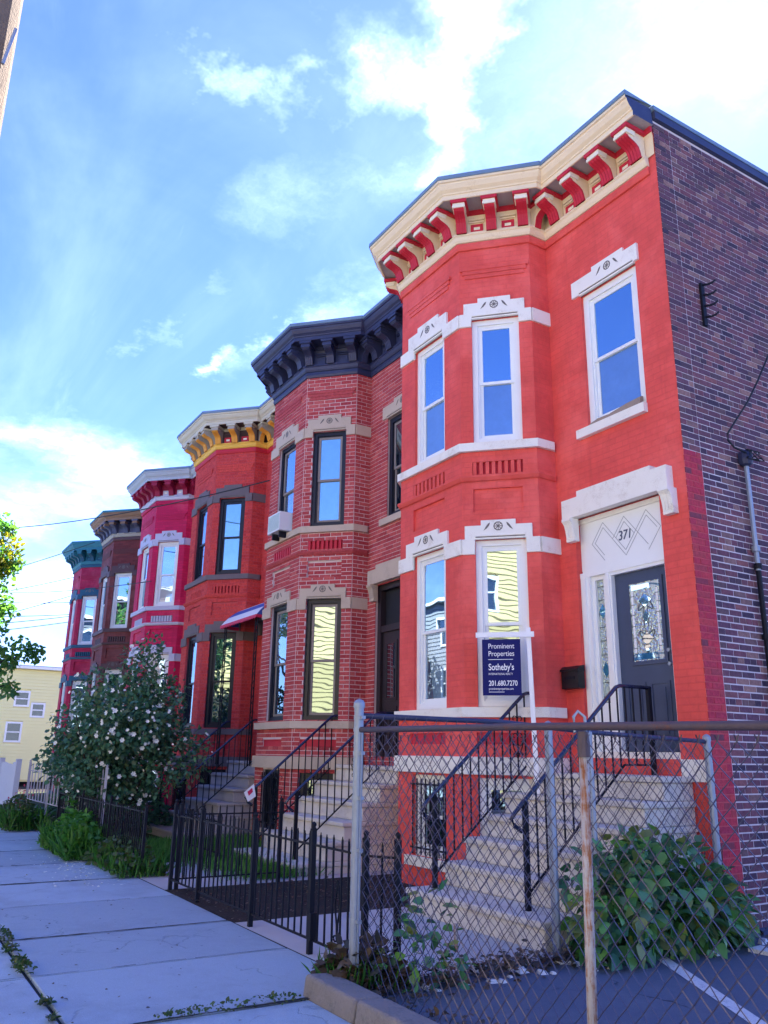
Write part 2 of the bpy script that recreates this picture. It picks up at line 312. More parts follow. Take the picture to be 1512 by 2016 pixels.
M['glass_shade'] = glass('glass_before_blind', (.14, .36, .42), .42)
M['glass_curtain'] = glass('glass_before_curtain', (.12, .15, .18), .45)
M['glass_white'] = glass('glass_before_white_curtain', (.6, .62, .62), .3)
M['glass_leaded'] = glass('leaded_door_glass', (.34, .33, .22), .38, wav=.25, wscale=26)

# ------------------------------------------------------------------ building helpers
def link(o, parent=None):
    COL.objects.link(o)
    if parent is not None: o.parent = parent
    return o
class MB:
    def __init__(s): s.v = []; s.f = []; s.mi = []; s.uv = {}; s.mats = []
    def mat(s, m):
        if m not in s.mats: s.mats.append(m)
        return s.mats.index(m)
    def face(s, pts, m, uv=None):
        i = len(s.v); s.v += [tuple(p) for p in pts]
        if uv: s.uv[len(s.f)] = uv
        s.f.append(tuple(range(i, i+len(pts)))); s.mi.append(s.mat(m))
    def hexa(s, p, m, skip=()):               # p: 8 points, bottom 4 then top 4
        i = len(s.v); s.v += [tuple(q) for q in p]; k = s.mat(m)
        for n, q in enumerate(((3, 2, 1, 0), (4, 5, 6, 7), (0, 1, 5, 4), (1, 2, 6, 5), (2, 3, 7, 6), (3, 0, 4, 7))):
            if n not in skip: s.f.append(tuple(i+x for x in q)); s.mi.append(k)
    def box(s, a, b, m):
        x0, y0, z0 = a; x1, y1, z1 = b
        s.hexa([(x0, y0, z0), (x1, y0, z0), (x1, y1, z0), (x0, y1, z0), (x0, y0, z1), (x1, y0, z1), (x1, y1, z1), (x0, y1, z1)], m)
    def fbox(s, F, s0, s1, z0, z1, o0, o1, m, skip=()):
        s.hexa([F(s0, z0, o0), F(s1, z0, o0), F(s1, z0, o1), F(s0, z0, o1), F(s0, z1, o0), F(s1, z1, o0), F(s1, z1, o1), F(s0, z1, o1)], m, skip)
    def prism(s, F, poly, o0, o1, m, mside=None):   # polygon in (s,z) extruded along the face normal
        n = len(poly); k = s.mat(m); ks = s.mat(mside or m); i = len(s.v)
        s.v += [F(a, b, o0) for a, b in poly] + [F(a, b, o1) for a, b in poly]
        s.f.append(tuple(range(i+n, i+2*n))); s.mi.append(k); s.f.append(tuple(range(i+n-1, i-1, -1))); s.mi.append(k)
        for j in range(n): s.f.append((i+j, i+(j+1) % n, i+n+(j+1) % n, i+n+j)); s.mi.append(ks)
    def sprism(s, F, poly, s0, s1, mside, mfront):   # polygon in (out,z) extruded along s
        n = len(poly); k = s.mat(mside); kf = s.mat(mfront); i = len(s.v)
        s.v += [F(s0, b, a) for a, b in poly] + [F(s1, b, a) for a, b in poly]
        s.f.append(tuple(range(i, i+n))); s.mi.append(k); s.f.append(tuple(range(i+2*n-1, i+n-1, -1))); s.mi.append(k)
        for j in range(n): s.f.append((i+j, i+(j+1) % n, i+n+(j+1) % n, i+n+j)); s.mi.append(kf)
    def ring(s, F, s0, s1, z0, z1, w, o0, o1, m, wb=None):
        wb = w if wb is None else wb
        s.fbox(F, s0, s0+w, z0, z1, o0, o1, m); s.fbox(F, s1-w, s1, z0, z1, o0, o1, m)
        s.fbox(F, s0+w, s1-w, z1-w, z1, o0, o1-.001, m); s.fbox(F, s0+w, s1-w, z0, z0+wb, o0, o1-.001, m)
    def tube(s, pts, r, m, n=6, r1=None, cap=True):
        pts = [Vector(p) for p in pts]; k = s.mat(m); i0 = len(s.v); N = len(pts)
        for j, p in enumerate(pts):
            a = pts[max(j-1, 0)]; b = pts[min(j+1, N-1)]; d = (b-a).normalized()
            u = d.cross(Vector((0, 0, 1)))
            if u.length < 1e-3: u = Vector((1, 0, 0))
            u.normalize(); w = d.cross(u); rr = r if r1 is None else r+(r1-r)*j/(N-1)
            for q in range(n):
                t = 2*math.pi*(q+.5)/n; s.v.append(tuple(p+u*math.cos(t)*rr+w*math.sin(t)*rr))
        for j in range(N-1):
            for q in range(n):
                a = i0+j*n+q; b = i0+j*n+(q+1) % n; s.f.append((a, b, b+n, a+n)); s.mi.append(k)
        if cap:
            s.f.append(tuple(i0+q for q in range(n))[::-1]); s.mi.append(k); s.f.append(tuple(i0+(N-1)*n+q for q in range(n))); s.mi.append(k)
    def lathe(s, c, prof, m, n=10):           # prof (r,z) about a vertical axis at c
        k = s.mat(m); i0 = len(s.v)
        for r, z in prof:
            for q in range(n): t = 2*math.pi*q/n; s.v.append((c[0]+r*math.cos(t), c[1]+r*math.sin(t), c[2]+z))
        for j in range(len(prof)-1):
            for q in range(n): a = i0+j*n+q; b = i0+j*n+(q+1) % n; s.f.append((a, b, b+n, a+n)); s.mi.append(k)
    def build(s, name, parent=None, smooth=False, fix=True):
        me = bpy.data.meshes.new(name); me.from_pydata(s.v, [], s.f)
        for m in s.mats: me.materials.append(M[m])
        me.polygons.foreach_set('material_index', s.mi)
        if s.uv:
            ul = me.uv_layers.new(name='UVMap')
            for fi, uv in s.uv.items():
                for li, c in zip(me.polygons[fi].loop_indices, uv): ul.data[li].uv = c
        elif fix:
            bm = bmesh.new(); bm.from_mesh(me); bmesh.ops.recalc_face_normals(bm, faces=bm.faces); bm.to_mesh(me); bm.free()
        if smooth: me.polygons.foreach_set('use_smooth', [True]*len(me.polygons))
        return link(bpy.data.objects.new(name, me), parent)
def tag(o, label=None, cat=None, group=None, kind=None):
    if label: o['label'] = label
    if cat: o['category'] = cat
    if group: o['group'] = group
    if kind: o['kind'] = kind
    return o
def thing(name, label, cat, loc=(0, 0, 0), rz=0, group=None):
    o = bpy.data.objects.new(name, None); o.empty_display_size = .2; o.location = loc; o.rotation_euler = (0, 0, rz); COL.objects.link(o)
    return tag(o, label, cat, group)
def inst(src, parent, mat4=None, name=None):
    o = src.copy(); COL.objects.link(o); o.parent = parent
    if mat4 is not None: o.matrix_basis = mat4
    return o
class Face:
    """a vertical wall face: s runs along it, z up, out = along its normal"""
    def __init__(s, o, t, n, L): s.o, s.t, s.n, s.L = o, t, n, L
    def __call__(s, a, z, out=0.0): return (s.o[0]+s.t[0]*a+s.n[0]*out, s.o[1]+s.t[1]*a+s.n[1]*out, z)
    def basis(s, a, z, out, sx, sy, sz):
        p = s(a, z, out)
        return Matrix(((s.t[0]*sx, s.n[0]*sy, 0, p[0]), (s.t[1]*sx, s.n[1]*sy, 0, p[1]), (0, 0, sz, p[2]), (0, 0, 0, 1)))
def wall_face(mb, F, z0, z1, holes, m, s0=0.0, s1=None, uo=0.0):
    """wall quads with rectangular holes (a,b,c,d,depth,backmat or None): jambs and, if wanted, a back"""
    s1 = F.L if s1 is None else s1
    S = sorted({s0, s1, *[min(max(x, s0), s1) for h in holes for x in h[:2]]}); Z = sorted({z0, z1, *[min(max(x, z0), z1) for h in holes for x in h[2:4]]})
    for i in range(len(S)-1):
        for j in range(len(Z)-1):
            cs = (S[i]+S[i+1])/2; cz = (Z[j]+Z[j+1])/2
            if any(h[0] < cs < h[1] and h[2] < cz < h[3] for h in holes): continue
            q = [(S[i], Z[j]), (S[i+1], Z[j]), (S[i+1], Z[j+1]), (S[i], Z[j+1])]
            mb.face([F(a, b) for a, b in q], m, [(uo+a, b) for a, b in q])
    for a, b, c, d, dep, back in holes:
        for (p, q) in (((a, c), (a, d)), ((b, d), (b, c)), ((a, d), (b, d)), ((b, c), (a, c))):
            mb.face([F(*p, 0), F(*q, 0), F(*q, -dep), F(*p, -dep)], m, [(uo+p[0], p[1]), (uo+q[0], q[1]), (uo+q[0]+.1, q[1]), (uo+p[0]+.1, p[1])])
        if back:
            q = [(a, c), (b, c), (b, d), (a, d)]; mb.face([F(*p, -dep) for p in q], back, [(uo+p[0], p[1]) for p in q])
_unit = {}
def unit_brick(m):
    if m not in _unit:
        mb = MB(); c = .02
        mb.hexa([(0, 0, 0), (1, 0, 0), (1-.012, 1, .04), (.012, 1, .04), (0, 0, 1), (1, 0, 1), (1-.012, 1, .96), (.012, 1, .96)], m, skip=(2,))
        o = mb.build('brick'); me = o.data; bpy.data.objects.remove(o); _unit[m] = me
    return _unit[m]
def lay_bricks(F, z0, z1, holes, s0=0.0, s1=None, header_every=0, L=.215, H=.0735, joint=.0105, joints=(), rnd=None):
    """brick rectangles (a, b, c, d) on a face, clipped at the openings"""
    rnd = rnd or random; s1 = F.L if s1 is None else s1; out = []; row = 0; z = z0
    while z + H < z1+.02:
        hd = header_every and row % header_every == 3; bl = L/2 if hd else L
        a = s0-(L/2 if row % 2 else 0)-(.05 if hd else 0)
        while a < s1:
            parts = [(max(a, s0), min(a+bl, s1))]
            for h in list(holes)+[(j-.004, j+.004, -9, 99) for j in joints]:
                if h[2] < z+H*.6 and h[3] > z+H*.4:
                    nx = []
                    for p, q in parts:
                        if h[1] <= p or h[0] >= q: nx.append((p, q)); continue
                        if h[0] > p: nx.append((p, h[0]+joint))
                        if h[1] < q: nx.append((h[1]-joint, q))
                    parts = nx
            for p, q in parts:
                if q-p > .035: out.append((p, q-joint, z, z+H-joint))
            a += bl
        z += H; row += 1
    return out
def brick_wall(parent, sets, mats, cam_local, nsep=300, proud=.005):
    """sets: list of (Face, rects, matkey); nearest rects become objects, the rest one mass"""
    allb = [(F, r, mk) for F, rs, mk in sets for r in rs]
    def key(b):
        F, r, mk = b; p = Vector(F((r[0]+r[1])/2, (r[2]+r[3])/2)); d = cam_local-p; n = Vector((F.n[0], F.n[1], 0))
        return -max(0, d.dot(n)/d.length)*(r[1]-r[0])/d.length**2
    allb.sort(key=key)
    for F, r, mk in allb[:nsep]:
        o = bpy.data.objects.new('brick', unit_brick(mk)); link(o, parent)
        o.matrix_basis = F.basis(r[0], r[2], -.004, r[1]-r[0], proud+.004+random.uniform(-.0015, .002), r[3]-r[2])
    mb = MB()
    for F, r, mk in allb[nsep:]:
        p = proud+random.uniform(-.0015, .002); mb.fbox(F, r[0], r[1], r[2], r[3], -.004, p, mk+'_i', skip=())
    if mb.f: tag(mb.build('brickwork', parent, fix=False), kind='stuff')

# ------------------------------------------------------------------ the rowhouse
bR, eR, bf, bl, dB = -2.027, .324, -2.749, -4.255, 1.022
Lc = math.hypot(bf-bR, dB-eR); TX, TY = (bf-bR)/Lc, -(dB-eR)/Lc; NX, NY = -TY, TX
FLAT = Face((0, 0), (-1, 0), (0, -1), 2.027); RET = Face((bR, 0), (0, -1), (1, 0), eR)
CANT = Face((bR, -eR), (TX, TY), (NX, NY), Lc); FRONT = Face((bf, -dB), (-1, 0), (0, -1), bf-bl)
LCANT = Face((bl, -dB), (TX, -TY), (-NX, NY), .93); LRET = Face((bl+.93*TX, -dB-.93*TY), (0, 1), (-1, 0), .376)
SIDE = Face((0, 0), (0, 1), (1, 0), 12.0)
def path(o):
    c = NX*bR+NY*(-eR)+o
    p1 = (bR+o, (c-NX*(bR+o))/NY); p2 = ((c+NY*(dB+o))/NX, -dB-o); p3 = (bl-(p2[0]-bf), -dB-o)
    if p1[1] > -o: w = p1 = ((c+NY*o)/NX, -o)
    else: w = (bR+o, -o)
    xe = -W+.012; p4 = (xe, p3[1]-(xe-p3[0])*TY/TX)
    return [(0.0, -o), w, p1, p2, p3, p4]
def sweep(mb, prof, start, mats, endcap=None, x_end=None):
    """profile [(out,z)...] swept along the facade from path point `start`"""
    P = [path(o)[start:] for o, z in prof]
    if x_end is not None:
        for q in P: q[0] = (x_end, q[0][1])
    for j in range(len(prof)-1):
        m = mats[j] if isinstance(mats, (list, tuple)) else mats
        for i in range(len(P[0])-1):
            mb.face([(*P[j][i], prof[j][1]), (*P[j][i+1], prof[j][1]), (*P[j+1][i+1], prof[j+1][1]), (*P[j+1][i], prof[j+1][1])], m)
    for i, mm in ((0, endcap), (-1, None)):
        m = mm or (mats[0] if isinstance(mats, (list, tuple)) else mats)
        mb.face([(*P[j][i], prof[j][1]) for j in range(len(prof))], m)

def window(house, F, s0, s1, z0, z1, st, up_g='glass', lo_g='glass', name='window', zm=None, grill=False, cw=.075):
    fr = st['frame']; mb = MB(); zm = zm if zm is not None else z0+(z1-z0)*.485
    mb.ring(F, s0, s1, z0, z1, cw, -.12, -.045, fr); mb.ring(F, s0+cw, s1-cw, z0+cw, z1-cw, .022, -.12, -.07, fr)
    w = mb.build(name, house); a, b = s0+cw+.022, s1-cw-.022; sf = st.get('sash', fr); k = .042
    for c, d, oo, g in ((zm-.02, z1-cw-.022, -.075, up_g), (z0+cw+.022, zm+.02, -.097, lo_g)):
        mb = MB(); mb.ring(F, a, b, c, d, k, oo-.025, oo, sf); sa = mb.build('sash', w)
        mb = MB(); mb.fbox(F, a+k, b-k, c+k, d-k, oo-.018, oo-.012, g); mb.build('pane', w)
    return w
def rosette(mb, F, s, z, r, o):
    n = 10
    for q in range(n):
        t0, t1 = 2*math.pi*q/n, 2*math.pi*(q+1)/n
        mb.prism(F, [(s+r*math.cos(t0), z+r*math.sin(t0)), (s+r*math.cos(t1), z+r*math.sin(t1)), (s+.78*r*math.cos(t1), z+.78*r*math.sin(t1)), (s+.78*r*math.cos(t0), z+.78*r*math.sin(t0))], o, o+.003, 'groove_shade')
    for q in range(4):
        t = math.pi*q/4+.2+7*s; c, d = math.cos(t)*r*.75, math.sin(t)*r*.75; e, f = -math.sin(t)*.005, math.cos(t)*.005
        mb.prism(F, [(s-c-e, z-d-f), (s+c-e, z+d-f), (s+c+e, z+d+f), (s-c+e, z-d+f)], o, o+.0025+.0003*q, 'groove_shade')
def leafcut(mb, F, s, z, sg, o, k=1):
    for q in range(3):
        a = s+sg*q*.018*k; mb.prism(F, [(a, z+.05*k-q*.012), (a+sg*.03*k, z+.035*k-q*.028), (a+sg*.05*k, z-.035*k-q*.01), (a+sg*.012*k, z+.012*k-q*.02)][::1 if sg > 0 else -1], o, o+.0022+.0004*q, 'groove_shade')
def lintel(house, F, L0, L1, s0, s1, e0, e1, c0, c1, zb0, zb1, zo, ze, zt, m, carve=True, th=.036):
    """stepped stone lintel with its band wings; s0..s1 opening"""
    poly = [(L0, zb0), (s0, zb0), (s0, zo), (s1, zo), (s1, zb0), (L1, zb0), (L1, zb1), (e1, zb1), (e1, ze), (c1, ze), (c1, zt), (c0, zt), (c0, ze), (e0, ze), (e0, zb1), (L0, zb1)]
    mb = MB(); mb.prism(F, poly, -.02, th, m); mb.fbox(F, s0+.01, s1-.01, zo+.035, zo+.06, th, th+.012, m)
    o = mb.build('lintel', house); bv = o.modifiers.new('edge', 'BEVEL'); bv.width = .007; bv.segments = 2; bv.limit_method = 'ANGLE'
    mb = MB(); mb.fbox(F, s0+.01, s1-.01, zo+.022, zo+.034, th, th+.002, 'groove_shade')  # dark strip painted as the shadow line under the drip mould
    if carve:
        cs = (c0+c1)/2; cz = (zt+zo+.06)/2+.01; rosette(mb, F, cs, cz, .062, th)
        leafcut(mb, F, cs+.105, cz, 1, th); leafcut(mb, F, cs-.105, cz, -1, th)
    mb.build('carving_shade', o)
    return o
def bracket_prof(y0=.03, y1=.365, z0=8.56, z1=8.90):
    pts = [(0, 1), (1, 1), (1, .78), (.97, .73), (.90, .66), (.80, .62), (.68, .585), (.52, .52), (.40, .42), (.34, .28), (.30, .12), (.26, 0), (0, 0)]
    return [(y0+(y1-y0)*a, z0+(z1-z0)*b) for a, b in pts]
def bracket(house, F, sc, w, st, y1=.365, rear=.03):
    P = bracket_prof(rear, y1); mb = MB(); mb.sprism(F, P, sc-w/2+.012, sc+w/2-.012, st['br_side'], st['br_face']); b = mb.build('bracket', house)
    mb = MB()                                  # fluted front of the scroll, standing proud
    nf = 4; ww = (w-.02)/nf
    for q in range(nf):
        a0 = sc-w/2+.01+q*ww; a1 = a0+ww*.86
        for j in range(3, 11):
            p, r = P[j], P[j+1]
            mb.hexa([F(a0, p[1], p[0]-.02), F(a1, p[1], p[0]-.02), F(a1, p[1], p[0]+.012), F(a0, p[1], p[0]+.012), F(a0, r[1], r[0]-.02), F(a1, r[1], r[0]-.02), F(a1, r[1], r[0]+.012), F(a0, r[1], r[0]+.012)], st['br_face'])
    mb.build('scroll_face', b, fix=False)
    mb = MB(); mb.fbox(F, sc-w/2-.006, sc+w/2+.006, 8.822, 8.862, y1-.14, y1+.014, st['cap']); mb.fbox(F, sc-w/2, sc+w/2, 8.866, 8.899, y1-.16, y1+.006, st['cap'])
    mb.build('cap', b)
    mb = MB(); mb.fbox(F, sc-w/2-.03, sc+w/2+.03, 8.9, 8.948, rear, y1+.03, st['strip']); mb.build('abacus', b)
def frieze_panel(house, F, a, b, st):
    mb = MB(); mb.ring(F, a, b, 8.60, 8.74, .045, .02, .04, st['pan']); mb.fbox(F, a+.045, b-.045, 8.645, 8.695, .02, .034, st['pan_c']); p = mb.build('frieze_panel', house)
    mb = MB(); mb.fbox(F, a-.02, b+.02, 8.765, 8.785, .02, .05, st['frieze']); mb.fbox(F, a-.02, b+.02, 8.80, 8.83, .02, .06, st['frieze']); mb.build('frieze_moulding', p)

def house(k, label, st, cam_w=Vector((5.612, -7.32, 1.293))):
    h = thing('rowhouse', label, 'house', (-k*W, 0, -.044*k), group='brick rowhouses of the terrace')
    wm = st['wall']; camL = cam_w-Vector((-k*W, 0, -.044*k)); tr = st['trim']; ZB = -.6
    zt = 8.9
    # openings: s0, s1, z0, z1
    flat_h = [(.45, 1.40, 5.345, 7.25, .32, 'dark_room'), (.385, 1.735, 1.29, 4.2, .16, 'dark_wood')]
    sc0, sc1 = .178, .838
    f0, f1 = 3.13-2.749, 3.885-2.749           # front window along FRONT
    slot = lambda a, b: (a, b, 4.89, 5.067, .05, st['slot'])
    rec = lambda a, b: (a, b, 4.37, 4.69, .035, wm)
    can_h = [(sc0, sc1, 5.335, 7.2, .32, 'dark_room'), (sc0, sc1, 1.87, 3.99, .32, 'dark_room'), slot(.188, .858), rec(.2, .853), (.2, .86, 1.43, 1.567, .025, st['pan_low']), (.2, .845, .06, 1.04, .14, 'glass_dark')]
    fro_h = [(f0, f1, 5.335, 7.2, .32, 'dark_room'), (f0, f1, 1.87, 3.99, .32, 'dark_room'), slot(3.142-2.749, 3.926-2.749), rec(3.146-2.749, 3.92-2.749), (3.158-2.749, 3.975-2.749, 1.43, 1.567, .025, st['pan_low']), (3.165-2.749, 3.893-2.749, .06, 1.05, .14, 'glass_dark')]
    mb = MB(); subs = st.get('mortar', wm)
    def sub(hs): return [(*x[:5], (subs if x[5] == wm else x[5])) for x in hs]
    wall_face(mb, FLAT, ZB, zt, sub(flat_h), subs, uo=0); wall_face(mb, RET, ZB, zt, [], subs, uo=2.027)
    wall_face(mb, CANT, ZB, zt, sub(can_h), subs, uo=2.351); wall_face(mb, FRONT, ZB, zt, sub(fro_h), subs, uo=3.36)
    wall_face(mb, LCANT, ZB, zt, [], subs, uo=4.9); wall_face(mb, LRET, ZB, zt, [], subs, uo=5.8)
    wl = mb.build('wall', h, fix=False)
    if st.get('bricks'):
        hs = lambda H: [x[:4] for x in H]
        sets = [(FLAT, lay_bricks(FLAT, ZB, 8.4, hs(flat_h)), st['bricks']), (RET, lay_bricks(RET, ZB, 8.4, []), st['bricks']),
                (CANT, lay_bricks(CANT, ZB, 8.4, hs(can_h)), st['bricks']), (FRONT, lay_bricks(FRONT, ZB, 8.4, hs(fro_h)), st['bricks']), (LCANT, lay_bricks(LCANT, ZB, 8.4, []), st['bricks'])]
        for F, hh in ((CANT, can_h[3]), (FRONT, fro_h[3])):   # bricks on the back of the recessed panel
            B = Face((F.o[0]-F.n[0]*.035, F.o[1]-F.n[1]*.035), F.t, F.n, F.L); sets.append((B, lay_bricks(B, hh[2], hh[3], [], hh[0], hh[1]), st['bricks']))
        brick_wall(wl, sets, None, camL, st.get('nsep', 300))
    # body behind the front, roof
    mb = MB(); mb.face([(-W, 0, ZB), (-W, 12, ZB), (-W, 12, 8.9), (-W, 0, 8.9)], 'mortar_grey'); mb.face([(-W, 12, ZB), (0, 12, ZB), (0, 12, 9.1), (-W, 12, 9.1)], 'mortar_grey'); mb.build('rear_wall', h)
    mb = MB(); mb.box((-W+.003, -.02, 8.95), (-.004, 12, 9.12), 'roof'); mb.face([(bR, -.02, 9.11), (bf, -dB, 9.11), (bl, -dB, 9.11), (-W+.02, -.3, 9.11), (-W+.02, -.02, 9.11)], 'roof'); mb.build('roof', h)
    # cornice
    mb = MB(); sweep(mb, [(.03, 9.265), (.525, 9.275), (.53, 9.21), (.50, 9.20)], 0, st['flash'], x_end=.04); mb.build('flashing', h)
    mb = MB(); c = st['crown']
    sweep(mb, [(.05, 9.21), (.515, 9.205), (.512, 9.175), (.49, 9.165), (.485, 9.14), (.455, 9.085), (.415, 9.05), (.41, 9.03), (.395, 9.025), (.395, 8.955), (.375, 8.952), (.375, 8.975), (.03, 8.975)], 0,
          [c]*10+[c, st['soffit']], endcap=st.get('cor_end', c), x_end=.03); mb.build('crown_moulding', h)
    mb = MB(); sweep(mb, [(.018, 8.975), (.055, 8.975), (.06, 8.90), (.035, 8.895), (.02, 8.84), (.02, 8.57)], 0, [st['strip'], st['strip'], st['strip'], st['frieze'], st['frieze']]); mb.build('frieze', h)
    mb = MB(); m_ = st['mould']
    sweep(mb, [(.02, 8.585), (.095, 8.578), (.10, 8.545), (.082, 8.53), (.07, 8.48), (.05, 8.45), (.006, 8.445)], 0, [m_]*6, x_end=-.1); mb.build('frieze_band', h)
    mb = MB(); sweep(mb, [(.006, 8.443), (.04, 8.44), (.045, 8.375), (.03, 8.335), (.004, 8.33)], 0, st['under'], x_end=-.1); mb.build('bed_moulding', h)
    for s in (.215, .69, 1.2, 1.70): bracket(h, FLAT, s, .2, st)
    for s in (.945, .51, .06): bracket(h, CANT, s, .17, st)
    for x in (2.86, 3.29, 3.73, 4.15): bracket(h, FRONT, x-2.749, .19, st)
    bracket(h, RET, .23, .13, st, y1=.3); bracket(h, LCANT, .45, .17, st)
    for a, b in ((.36, .55), (.84, 1.04), (1.35, 1.55)): frieze_panel(h, FLAT, a, b, st)
    for a, b in ((.19, .37), (.64, .82)): frieze_panel(h, CANT, a, b, st)
    for a, b in ((3.0, 3.15), (3.43, 3.58), (3.87, 4.02)): frieze_panel(h, FRONT, a-2.749, b-2.749, st)
    # stepped corbel over the upper windows
    for F, a, b in ((CANT, .02, .985), (FRONT, .2, 1.32)):
        mb = MB()
        for q, (zz, o) in enumerate(((7.86, .012), (7.925, .022), (7.985, .032))): mb.fbox(F, a+.03*(2-q), b-.03*(2-q), zz, zz+(.063 if q < 2 else .05), -.01, o+.004, st['corbel'])
        mb.build('corbel', h)
    # lintels
    lintel(h, CANT, -.0, Lc, sc0, sc1, .09, .945, .283, .743, 7.088, 7.288, 7.2, 7.45, 7.52, tr)
    lintel(h, CANT, -.0, Lc, sc0, sc1, .095, .97, .305, .757, 3.795, 3.998, 3.99, 4.178, 4.246, st.get('trim_low', tr))
    lintel(h, FRONT, 0.0, FRONT.L, f0, f1, .285, 1.285, .495, 1.03, 7.088, 7.292, 7.2, 7.49, 7.56, tr)
    lintel(h, FRONT, 0.0, FRONT.L, f0, f1, .3, 1.31, .52, 1.095, 3.80, 4.005, 3.99, 4.196, 4.27, st.get('trim_low', tr))
    mb = MB(); mb.fbox(RET, 0.0, eR-.001, 7.088, 7.288, -.01, .03, tr); mb.build('stone_band', h); mb = MB(); mb.fbox(RET, 0.0, eR-.001, 3.797, 3.998, -.01, .03, st.get('trim_low', tr)); mb.build('stone_band', h)
    lintel(h, FLAT, .385, 1.533, .45, 1.40, .386, 1.532, .612, 1.15, 7.268, 7.27, 7.25, 7.50, 7.56, tr)
    # sills and bands
    mb = MB(); sweep(mb, [(-.02, 5.335), (.055, 5.33), (.055, 5.215), (.01, 5.212)], 1, tr); mb.build('sill', h)
    mb = MB(); mb.fbox(FLAT, .44, 1.553, 5.228, 5.345, -.05, .07, tr); mb.build('sill', h)
    mb = MB(); sweep(mb, [(-.01, 4.872), (.05, 4.868), (.05, 4.842), (.025, 4.80), (.005, 4.79)], 1, st['string']); mb.build('string_course', h)
    mb = MB(); sweep(mb, [(-.02, 1.872), (.065, 1.866), (.065, 1.748), (.01, 1.745)], 1, st.get('trim_low', tr)); mb.build('sill', h)
    wt = st.get('water', tr); mb = MB(); sweep(mb, [(-.01, 1.285), (.06, 1.278), (.062, 1.08), (.01, 1.076)], 1, wt); mb.build('water_table', h); mb = MB(); mb.fbox(FLAT, 0.0, .36, 1.072, 1.29, -.02, .04, wt); mb.build('water_table', h)
    for F, a, b in ((CANT, .188, .858), (FRONT, .393, 1.177)):
        n = 8; pw = (b-a)/n; mb = MB()
        for q in range(n): mb.fbox(F, a+q*pw+pw*.28+.006, a+(q+1)*pw-pw*.1, 4.892, 5.062, -.049, .003, st['slot_bar'])
        mb.build('slotted_panel', h)
    # windows
    wg = st['glass']
    window(h, CANT, sc0, sc1, 5.335, 7.2, st, wg[0], wg[1]); window(h, FRONT, f0, f1, 5.335, 7.2, st, wg[2], wg[3])
    window(h, CANT, sc0, sc1, 1.875, 3.99, st, wg[4], wg[5]); window(h, FRONT, f0, f1, 1.875, 3.99, st, wg[6], wg[7])
    window(h, FLAT, .45, 1.40, 5.345, 7.25, st, wg[8], wg[9], cw=.09)
    window(h, FRONT, .416, 1.144, .06, 1.05, dict(frame='white_frame' if st['frame'] == 'white_frame' else 'black_frame'), 'glass_dark', 'glass_dark', 'basement_window')
    window(h, CANT, .2, .845, .06, 1.04, dict(frame='white_frame' if st['frame'] == 'white_frame' else 'black_frame'), 'glass_dark', 'glass_dark', 'basement_window')
    mb = MB(); mb.fbox(FRONT, .29, 1.26, -.055, .058, -.05, .06, wt); mb.build('sill', h)
    g = MB()
    for q in range(8): g.fbox(FRONT, .43+q*.098, .444+q*.098, .08, 1.0, .012, .026, 'iron')
    for z in (.15, .92): g.fbox(FRONT, .40, 1.16, z, z+.022, .026, .034, 'iron')
    g.build('window_grille', h)
    return h, wl
def door_lintel(h, tr):
    mb = MB(); mb.prism(FLAT, [(.171, 4.2), (.171, 4.468), (.397, 4.468), (.397, 4.522), (1.57, 4.522), (1.57, 4.452), (1.845, 4.452), (1.845, 4.2)], -.03, .11, tr); o = mb.build('door_lintel', h)
    for a in (.135, 1.665):
        mb = MB(); P = [(0, 4.198), (.15, 4.198), (.155, 4.165), (.14, 4.15), (.115, 4.12), (.095, 4.05), (.08, 3.95), (.085, 3.93), (.08, 3.905), (0, 3.905)]
        mb.sprism(FLAT, P, a, a+.145, tr, tr)
        for q in range(3): mb.sprism(FLAT, [(p+.008, z) for p, z in P[3:7]]+[(P[6][0]-.03, P[6][1]), (P[3][0]-.03, P[3][1])], a+.018+q*.042, a+.018+q*.042+.026, tr, tr)
        mb.build('console', o)
    return o
def text(body, size, F, s, z, out, m, parent, name='lettering', align='LEFT', shear=0.0, ext=.0015, bold=0.0, sx=1.0):
    c = bpy.data.curves.new(name, 'FONT'); c.body = body; c.size = size; c.extrude = ext; c.align_x = align; c.align_y = 'CENTER'; c.shear = shear; c.offset = bold
    c.materials.append(M[m]); tmp = bpy.data.objects.new(name, c); COL.objects.link(tmp)
    dg = bpy.context.evaluated_depsgraph_get(); me = bpy.data.meshes.new_from_object(tmp.evaluated_get(dg)); bpy.data.objects.remove(tmp)
    o = link(bpy.data.objects.new(name, me), parent); p = F(s, z, out)
    # text x runs against s (s grows leftwards seen from the street)
    o.matrix_basis = Matrix(((-F.t[0]*sx, 0, F.n[0], p[0]), (-F.t[1]*sx, 0, F.n[1], p[1]), (0, 1, 0, p[2]), (0, 0, 0, 1)))
    return o

